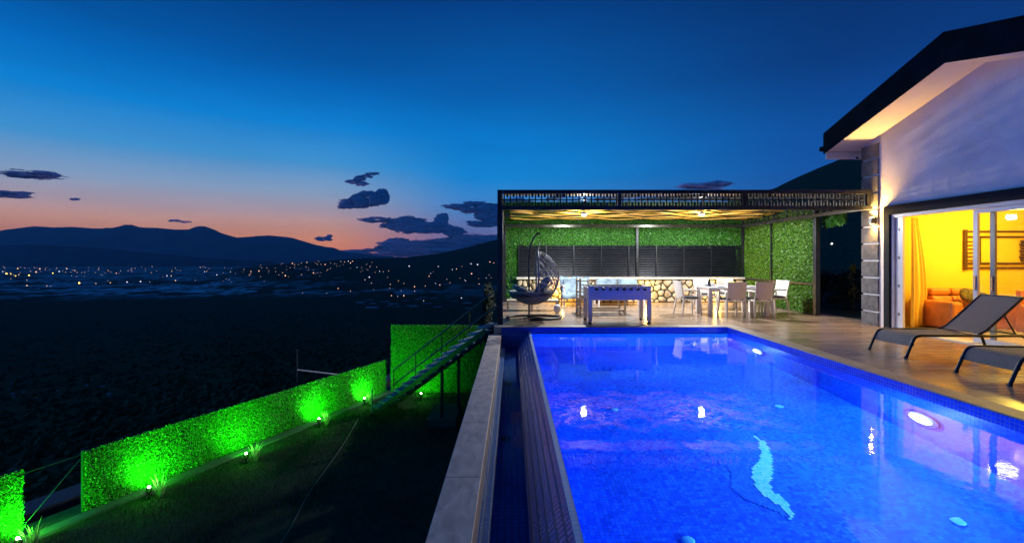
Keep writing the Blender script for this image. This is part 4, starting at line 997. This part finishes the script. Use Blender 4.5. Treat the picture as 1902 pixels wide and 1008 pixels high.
# bench with slatted back seen from behind
t = empty('garden_bench', (2.6, 12.6, 0), 'wooden bench frame with gridded side behind the foosball table', 'bench')
bm = M['beige']; x0, x1, y0, y1 = 1.80, 3.05, 12.15, 12.85
for x in (x0, x1-.05):
    for y in (y0, y1-.05): b = MB().box(x, x+.05, y, y+.05, .003, .98 if x < 2 else .45); build('leg', b, bm, t)
for z in (.30, .45, .64, .94):
    b = MB().box(x0+.002, x0+.045, y0+.05, y1-.05, z-.05, z); build('side_rail', b, bm, t)
b = MB().box(x0+.05, x1-.05, y0, y1, .40, .45); build('seat', b, bm, t)
b = MB(); b.box(x0+.05, x1-.05, y0+.05, y0+.09, .10, .14); b.box(x0+.05, x1-.05, y1-.09, y1-.05, .10, .14); build('stretcher', b, bm, t)
for x in (x0, x1-.05): b = MB().box(x+.004, x+.046, y0+.051, y1-.051, .06, .1); build('stretcher', b, bm, t)
b = MB(); 
for i in range(5): b.box(x0+.05+i*.001, x0+.42, y0+.005, y0+.035, .50+i*.1, .53+i*.1)
b.box(x0+.22, x0+.255, y0+.036, y0+.06, .46, .93); b.box(x0+.4, x0+.44, y0+.0, y0+.04, .451, .93); build('grid_panel', b, bm, t)
b = MB().box(x0+.06, x1-.06, y0+.06, y1-.06, .452, .53); build('cushion', b, M['slate'], t, bev=.03)
# low bench by the left post and a small stool
t = empty('low_bench', (.5, 13.2, 0), 'low pale bench behind the swing chair', 'bench')
b = MB().box(-.15, 1.35, 13.0, 13.5, .27, .32); build('seat', b, bm, t, bev=.005)
for x in (-.15, .55, 1.29):
    for y in (13.0, 13.44): b = MB().box(x, x+.05, y, y+.05, .003, .269); build('leg', b, bm, t)
b = MB().ell((1.25,12.6,.13), (.10,.07,.12), 16, 10, e=.8); tag(build('white_pouch', b, M['white'], smooth=180), 'small white bag on the floor beside the swing chair', 'bag')

# ------------------------------------------------------------------ loungers
def lounger():
    t = empty('sun_lounger', (0,0,0), '', 'sun lounger', 'sun loungers by the pool')
    f = M['lounger']; W_ = .33
    for s in (-1, 1):
        b = MB().tube([(-.02,s*W_,.012),(.06,s*W_,.19),(.11,s*W_,.29),(.15,s*W_,.325),(.22,s*W_,.34),(.8,s*W_,.335),(1.25,s*W_,.325),(1.80,s*W_,.325),(1.88,s*W_,.31),(1.93,s*W_,.25),(2.02,s*W_,.012)], .021, 10)
        build('side_frame', b, f, t, smooth=60, local=True)
        b = MB().tube([(-.022,s*W_,0.0),(-.015,s*W_,.03)], .026, 10); build('foot', b, M['black'], t, local=True)
        b = MB().tube([(2.022,s*W_,0.0),(2.015,s*W_,.03)], .026, 10); build('foot', b, M['black'], t, local=True)
        b = MB().tube([(1.18,s*(W_-.03),.345),(1.30,s*(W_-.03),.40),(1.90,s*(W_-.03),.90)], .019, 8); build('back_frame', b, f, t, smooth=60, local=True)
        b = MB().tube([(1.62,s*(W_-.06),.65),(1.80,s*(W_-.05),.34)], .012, 8); build('strut', b, f, t, smooth=60, local=True)
    b = MB(); b.tube([(1.80,-.29,.34),(1.80,.29,.34)], .012, 8); b.tube([(1.90,-.3,.90),(1.90,.3,.90)], .02, 8); b.tube([(.10,-W_,.20),(.10,W_,.20)], .014, 8); b.tube([(1.2,-W_,.32),(1.2,W_,.32)], .015, 8); build('crossbar', b, f, t, smooth=60, local=True)
    prof = [(.055,.175),(.075,.23),(.105,.29),(.15,.33),(.22,.348),(.5,.338),(.8,.334),(1.0,.334),(1.19,.338)]
    b = MB().sheet(prof, -.315, .315, .006); build('seat_sling', b, M['sling'], t, smooth=60, local=True)
    prof = [(1.20,.352),(1.30,.408),(1.5,.57),(1.7,.738),(1.88,.892),(1.90,.915)]
    b = MB().sheet(prof, -.30, .30, .006); build('back_sling', b, M['sling'], t, smooth=60, local=True)
    return t
l0 = lounger(); l0.location = (5.95, 7.20, .002); l0.rotation_euler = (0,0,radians(3)); l0['label'] = 'dark mesh sun lounger with raised back, wholly in view in front of the sofa'
dup(l0, (5.90, 5.70, .002), radians(-1), 'dark mesh sun lounger cut off by the right edge of the photo')

# ------------------------------------------------------------------ lower garden
GZ = -2.6
b = MB(); nx, ny = 50, 70
for j in range(ny+1):
    for i in range(nx+1):
        u = i/nx; yy = -3+21*j/ny; xl = P0.x+(yy-P0.y)*T0.x/T0.y-.45; x = xl+(-.5-xl)*u if yy < 16.4 else xl+(9-xl)*u
        b.v.append((x, yy, GZ+.03*mnoise.noise(Vector((x,yy,0)))))
for j in range(ny):
    for i in range(nx): a = j*(nx+1)+i; b.f.append((a, a+1, a+nx+2, a+nx+1))
struct('lawn', b, M['lawn'], smooth=180)
b = MB(); r = random.Random(9)
for i in range(42000):
    yy = 3+11.4*r.random(); xl = P0.x+(yy-P0.y)*T0.x/T0.y+.25; x = xl+(-.55-xl)*r.random()
    h = r.uniform(.03,.075); a = r.random()*pi; dx, dy = .005*cos(a), .005*sin(a); lx, ly = r.gauss(0,.018), r.gauss(0,.018)
    b.add([(x-dx,yy-dy,GZ-.02),(x+dx,yy+dy,GZ-.02),(x+lx,yy+ly,GZ+h)], [(0,1,2)])
tag(build('grass', b, M['grass'], uv=False), 'short dark grass of the lower garden', 'grass', kind='stuff')
def L2W(s, o=0, z=0): p = P0+T0*s-NL*o; return (p.x, p.y, z)   # along the fence, o = towards the villa
def fence(s0, s1, z1, label, dens=6500):
    t = empty('hedge_fence', L2W((s0+s1)/2, 0, GZ), label, 'hedge fence', 'green leaf fences of the lower garden')
    b = MB(); A, B = L2W(s0), L2W(s1); A2, B2 = L2W(s0,-.06), L2W(s1,-.06)
    b.add([(A[0],A[1],GZ-.1),(B[0],B[1],GZ-.1),(B2[0],B2[1],GZ-.1),(A2[0],A2[1],GZ-.1),(A[0],A[1],z1),(B[0],B[1],z1),(B2[0],B2[1],z1),(A2[0],A2[1],z1)], [(3,2,1,0),(4,5,6,7),(0,1,5,4),(1,2,6,5),(2,3,7,6),(3,0,4,7)])
    build('backing', b, M['hedgeback'], t)
    b = MB(); N3 = (-NL.x, -NL.y, 0); leaves(b, (A[0],A[1],GZ), Vector(B)-Vector(A), (0,0,z1-GZ+.02), N3, dens, .024, rnd); build('leaf_cover', b, M['hedge'], t)
    b = MB(); k = max(1, int((s1-s0)/2.0))
    for i in range(k+1):
        q = L2W(s0+.03+(s1-s0-.06)*i/k, -.09); b.tube([(q[0],q[1],GZ-.3),(q[0],q[1],z1+.0)], .02, 8)
    build('fence_post', b, M['steel'], t)
fence(0, 7.35, -1.62, 'long low green leaf fence glowing along the lower garden')
fence(-3.2, -.70, -1.62, 'short lit green leaf fence piece at the lower left corner')
# far perpendicular taller fence
t = empty('hedge_fence', (-2.6, 14, GZ), 'tall glowing green leaf fence panel behind the outdoor stairs', 'hedge fence', 'green leaf fences of the lower garden')
b = MB().box(-3.72, -.5, 14.02, 14.08, GZ-.1, -.54); build('backing', b, M['hedgeback'], t)
b = MB(); leaves(b, (-3.72,14.0,GZ), (3.2,0,0), (0,0,2.08), (0,-1,0), 5000, .026, rnd); build('leaf_cover', b, M['hedge'], t)
# concrete strip along the fence foot, and outside path
def strip(o0, o1, s0, s1, z0, z1, nm, m):
    b = MB(); P_ = [L2W(s0,o0), L2W(s1,o0), L2W(s1,o1), L2W(s0,o1)]
    b.add([(p[0],p[1],z0) for p in P_]+[(p[0],p[1],z1) for p in P_], [(3,2,1,0),(4,5,6,7),(0,1,5,4),(1,2,6,5),(2,3,7,6),(3,0,4,7)]); return struct(nm, b, m)
strip(.10, .30, -4, 8.0, GZ-.1, GZ+.05, 'kerb', M['strip'])
strip(-2.9, -2.3, -6, 12, GZ-1.9, GZ-.62, 'path', M['strip'])
# cable across the gap
b = MB(); A = L2W(-.70,-.09,-1.7); B = L2W(0,-.09,-1.68); b.tube([A, B], .008, 6); b.tube([L2W(-.68,-.09,-2.5), L2W(0,-.09,-1.75)], .007, 6)
tag(build('wire', b, M['steel']), 'thin wires strung across the gap in the leaf fence', 'wire')
# garden lights and tufts
def tuft(p, label, n=26, h=.42, m='palegrass'):
    b = MB(); r = random.Random(int(p[0]*100))
    for i in range(n):
        a = r.random()*2*pi; d = r.uniform(.05,.20); w = .010; hh = h*r.uniform(.5,1); q = Vector(p)
        pa = q+Vector((.02*cos(a), .02*sin(a), 0)); mid = q+Vector((d*.5*cos(a), d*.5*sin(a), hh*.7)); tip = q+Vector((d*cos(a), d*sin(a), hh)); s = Vector((-sin(a), cos(a), 0))*w
        b.add([pa-s, pa+s, mid+s, mid-s, tip], [(0,1,2,3),(3,2,4)])
    tag(build('plant_tuft', b, M[m], uv=False), label, 'plant', 'tufts by the garden lamps')
gl = [(-6.33,7.86,'by the near end of the long leaf fence'),(-5.45,9.20,'second along the long leaf fence'),(-4.83,11.2,'third along the long leaf fence'),(-4.25,12.85,'at the far end of the long leaf fence'),(-7.02,6.42,'by the short leaf fence at the lower left'),(-2.75,13.3,'hidden behind the outdoor stairs')]
gl = [(x+.10, y-.05, w) for x, y, w in gl]
for x, y, w in gl:
    far = w.startswith('hidden')
    t = empty('garden_lamp', (x,y,GZ), 'green spike lamp '+w, 'garden lamp', 'green garden lamps')
    n3 = Vector((NL.x, NL.y, 0)) if not far else Vector((-.3,1,0)).normalized()
    tgt = Vector((x,y,GZ))+n3*.45+Vector((T0.x*.45,T0.y*.45,.70))
    b = MB().tube([(x,y,GZ-.05),(x,y,GZ+.10)], .012, 6); build('spike', b, M['black'], t)
    d = (tgt-Vector((x,y,GZ+.14))).normalized(); c = Vector((x,y,GZ+.14))
    b = MB().tube([c-d*.06, c-d*.02, c+d*.02], [.03,.045,.05], 12); build('housing', b, M['black'], t, smooth=40)
    b = MB().tube([c+d*.020, c+d*.024], .042, 12); build('lens', b, M['greenlens'], t)
    b = MB().ell(c+Vector((0,0,.055)), (.022,.022,.022), 10, 6); build('status_bulb', b, M['greenlens'], t, smooth=180)
    lamp('SPOT', 'garden_light', c+d*.06, 220 if not far else 90, (.02,1,.006), t, .03, to=tgt, angle=165, blend=1.0)
    lamp('POINT', 'garden_glow', c+Vector((.06,-.06,.15)), 4, (.12,1,.05), t, .02)
    if not far: tuft((x+.16,y+.05,GZ), 'pale bladed tuft beside the green lamp '+w)
# hose line on the lawn
b = MB(); pts = []
for i in range(20):
    s = i/19; u = 665+(505-665)*s; v = 778+(1030-778)*s; D = F*(EYE-GZ-.05)/(v-CV); pts.append(((u-CU)/F*D+.03*sin(s*9), D, GZ+.06))
b.tube(pts, .008, 6); tag(build('garden_hose', b, pbr('hose_grey', (.15,.15,.12), .6)), 'thin grey hose lying across the dark lawn', 'hose')
# stairs
def stairs():
    t = empty('outdoor_staircase', (-2, 11.3, GZ), 'dark metal staircase going down from the deck to the garden', 'staircase')
    A = Vector((-.62,10.72,-.05)); B = Vector((-3.70,12.0,GZ+.1)); n = 14; d = (B-A); hd = Vector((d.x,d.y,0)).normalized(); pw = Vector((-hd.y,hd.x,0)); pw = pw if pw.y > 0 else -pw; w = .85
    tm = pbr('tread_plate', (.17,.21,.25), .5, var=.2, metal=.2)
    for i in range(n):
        q = A+d*((i+.5)/n); e = .15
        vs = [q-hd*e, q+hd*e, q+hd*e+pw*w, q-hd*e+pw*w]; b = MB()
        b.add([(v.x,v.y,q.z-.015) for v in vs]+[(v.x,v.y,q.z+.02) for v in vs], [(3,2,1,0),(4,5,6,7),(0,1,5,4),(1,2,6,5),(2,3,7,6),(3,0,4,7)])
        if b.v[0]: build('tread', b, tm, t)
    for s in (-.03, w+.03):
        b = MB().bar(A+pw*s+Vector((0,0,-.13)), B+pw*s+Vector((0,0,-.13)), .05, .10); build('stringer', b, M['steel'], t)
    for s in (.02, w):
        q = A+d*.36+pw*s; b = MB().box(q.x-.035, q.x+.035, q.y-.035, q.y+.035, GZ+.2, q.z-.15); build('support_post', b, M['steel'], t)
    for s in (w+.03,):
        for f in (.02, .27, .52, .77, .99):
            q = A+d*f+pw*s; b = MB().tube([q+Vector((0,0,-.1)), q+Vector((0,0,.85))], .018, 8); build('baluster', b, M['steel'], t)
        for h in (.85, .45):
            b = MB().tube([A+pw*s+Vector((0,0,h)), B+pw*s+Vector((0,0,h))], .02, 8); build('handrail', b, M['steel'], t)
    q = A+d*.99+pw*(-.03); b = MB().tube([q+Vector((0,0,-.1)), q+Vector((0,0,.6))], .018, 8); build('baluster', b, M['greyframe'], t)
    q = A+d*.36; b = MB().box(q.x-.35, q.x+.35, q.y-.15, q.y+1.1, GZ-.1, GZ+.2); tag(build('concrete_plinth', b, pbr('plinth_dark', (.05,.055,.05), .9)), 'concrete block carrying the posts of the stairs', 'block')
stairs()
# pole with a rail beyond the fence
t = empty('marker_pole', (-6.9, 14.6, -4.4), 'thin pole with a slanting white rail beyond the leaf fence', 'pole')
b = MB().tube([(-6.9,14.6,-4.9),(-6.9,14.6,-1.4)], .022, 6); build('pole', b, pbr('pole_dark', (.05,.05,.05), .6), t)
b = MB().tube([(-6.9,14.6,-2.05),(-5.6,15.1,-2.35)], .028, 6); build('rail', b, M['white'], t)

# ------------------------------------------------------------------ dark shrubs
def shrub(x, y, z0, h, rx, ry, n, label, m='darkleaf', size=.09, seed=1, name='shrub', shape=0):
    r = random.Random(seed); t = empty(name, (x,y,z0), label, 'tree' if name != 'shrub' else 'shrub')
    b = MB(); b.tube([(x,y,z0-.2),(x+.02,y,z0+h*.4),(x,y+.02,z0+h*.75)], [h*.02+.01,h*.015+.008,.006], 6)
    for k in range(7):
        a = r.random()*2*pi; zz_ = z0+h*r.uniform(.15,.6); b.tube([(x,y,zz_),(x+rx*.6*cos(a),y+ry*.6*sin(a),zz_+h*.2)], [.014,.004], 5)
    build('trunk', b, M['bark'], t)
    b = MB(); cl = []
    for k in range(16):
        a = r.random()*2*pi; f = r.random(); rr_ = sqrt(r.random())*(1-.75*f if shape else 1-.45*abs(f-.4)*2); cl.append((x+rx*rr_*cos(a)*.8, y+ry*rr_*sin(a)*.8, z0+h*(.08+.86*f), r.uniform(.25,.5)))
    for i in range(n):
        cx, cy, cz, s = cl[r.randrange(len(cl))]; v = Vector((r.gauss(0,1),r.gauss(0,1),r.gauss(0,1))).normalized()*s*r.uniform(.4,1)
        p = Vector((cx+v.x*rx, cy+v.y*ry, cz+v.z*h*.35)); d = Vector((r.gauss(0,1),r.gauss(0,1),r.gauss(0,1))).normalized(); e = d.orthogonal().normalized(); q = size*r.uniform(.6,1.3)
        b.add([p, p+d*q*.5+e*q*.3, p+d*q, p+d*q*.5-e*q*.3], [(0,1,2,3)])
    build('crown', b, M[m], t, uv=False)
shrub(-.66, 12.6, -.9, 1.75, .24, .35, 2200, 'slim dark evergreen beside the left pergola post', seed=4, name='tree', shape=1)
b = MB().box(8.6, 22, 10.6, 30, -2.8, -.02); struct('garden_bed', b, M['lawn'])
shrub(9.9, 13.6, -.02, 1.05, .8, .6, 2200, 'dark bush in the doorway, left of the clump', seed=6)
shrub(11.0, 14.2, -.02, 1.3, 1.0, .7, 2600, 'dark bush in the doorway, next to the stone corner', seed=7)
shrub(10.6, 15.6, -.02, 1.1, 1.4, .6, 2600, 'dark bush in the doorway, at the back of the clump', seed=12)
shrub(9.75, 13.0, .3, 1.1, .16, .16, 170, 'thin shoot with yellow light painted on its leaves in the doorway', m='gold', size=.10, seed=8, shape=1)
t = empty('garden_railing', (11, 17.6, 0), 'thin dark railing beyond the bushes in the doorway', 'railing')
b = MB()
b.tube([(8.8,17.6,.95),(20,17.6,.95)], .03, 6); build('rail', b, M['greyframe'], t)
b = MB()
for i in range(9): b.tube([(8.9+i*1.35,17.6,0),(8.9+i*1.35,17.6,.95)], .02, 6)
build('post', b, M['greyframe'], t)
p = ray_ground(1545, 457, 30, 6000)
b = MB().ell((0,0,0), (1,1,1), 8, 6); o = build('hill_lamp', b, emit('hill_lamp_white', (1,.95,1), 3, False), local=True, uv=False)
if p: o.location = p+Vector((0,0,p.y/F*1.6)); o.scale = [p.y/F*1.6]*3
tag(o, 'single white light on the dark hillside seen through the doorway', 'lamp')

# ------------------------------------------------------------------ evening haze over the valley
hb = MB().box(-34000, 34000, -3000, 24000, -200, 1750)
hz = bpy.data.materials.new('haze_air'); hz.use_nodes = True; nt = hz.node_tree; nt.nodes.clear()
pv = nt.nodes.new('ShaderNodeVolumePrincipled'); pv.inputs['Color'].default_value = (.8,.88,1,1); pv.inputs['Density'].default_value = 2.7e-5
om = nt.nodes.new('ShaderNodeOutputMaterial'); nt.links.new(pv.outputs[0], om.inputs['Volume'])
tag(build('haze', hb, hz, local=True, uv=False), 'thin blue evening haze over the valley', 'haze', kind='stuff')
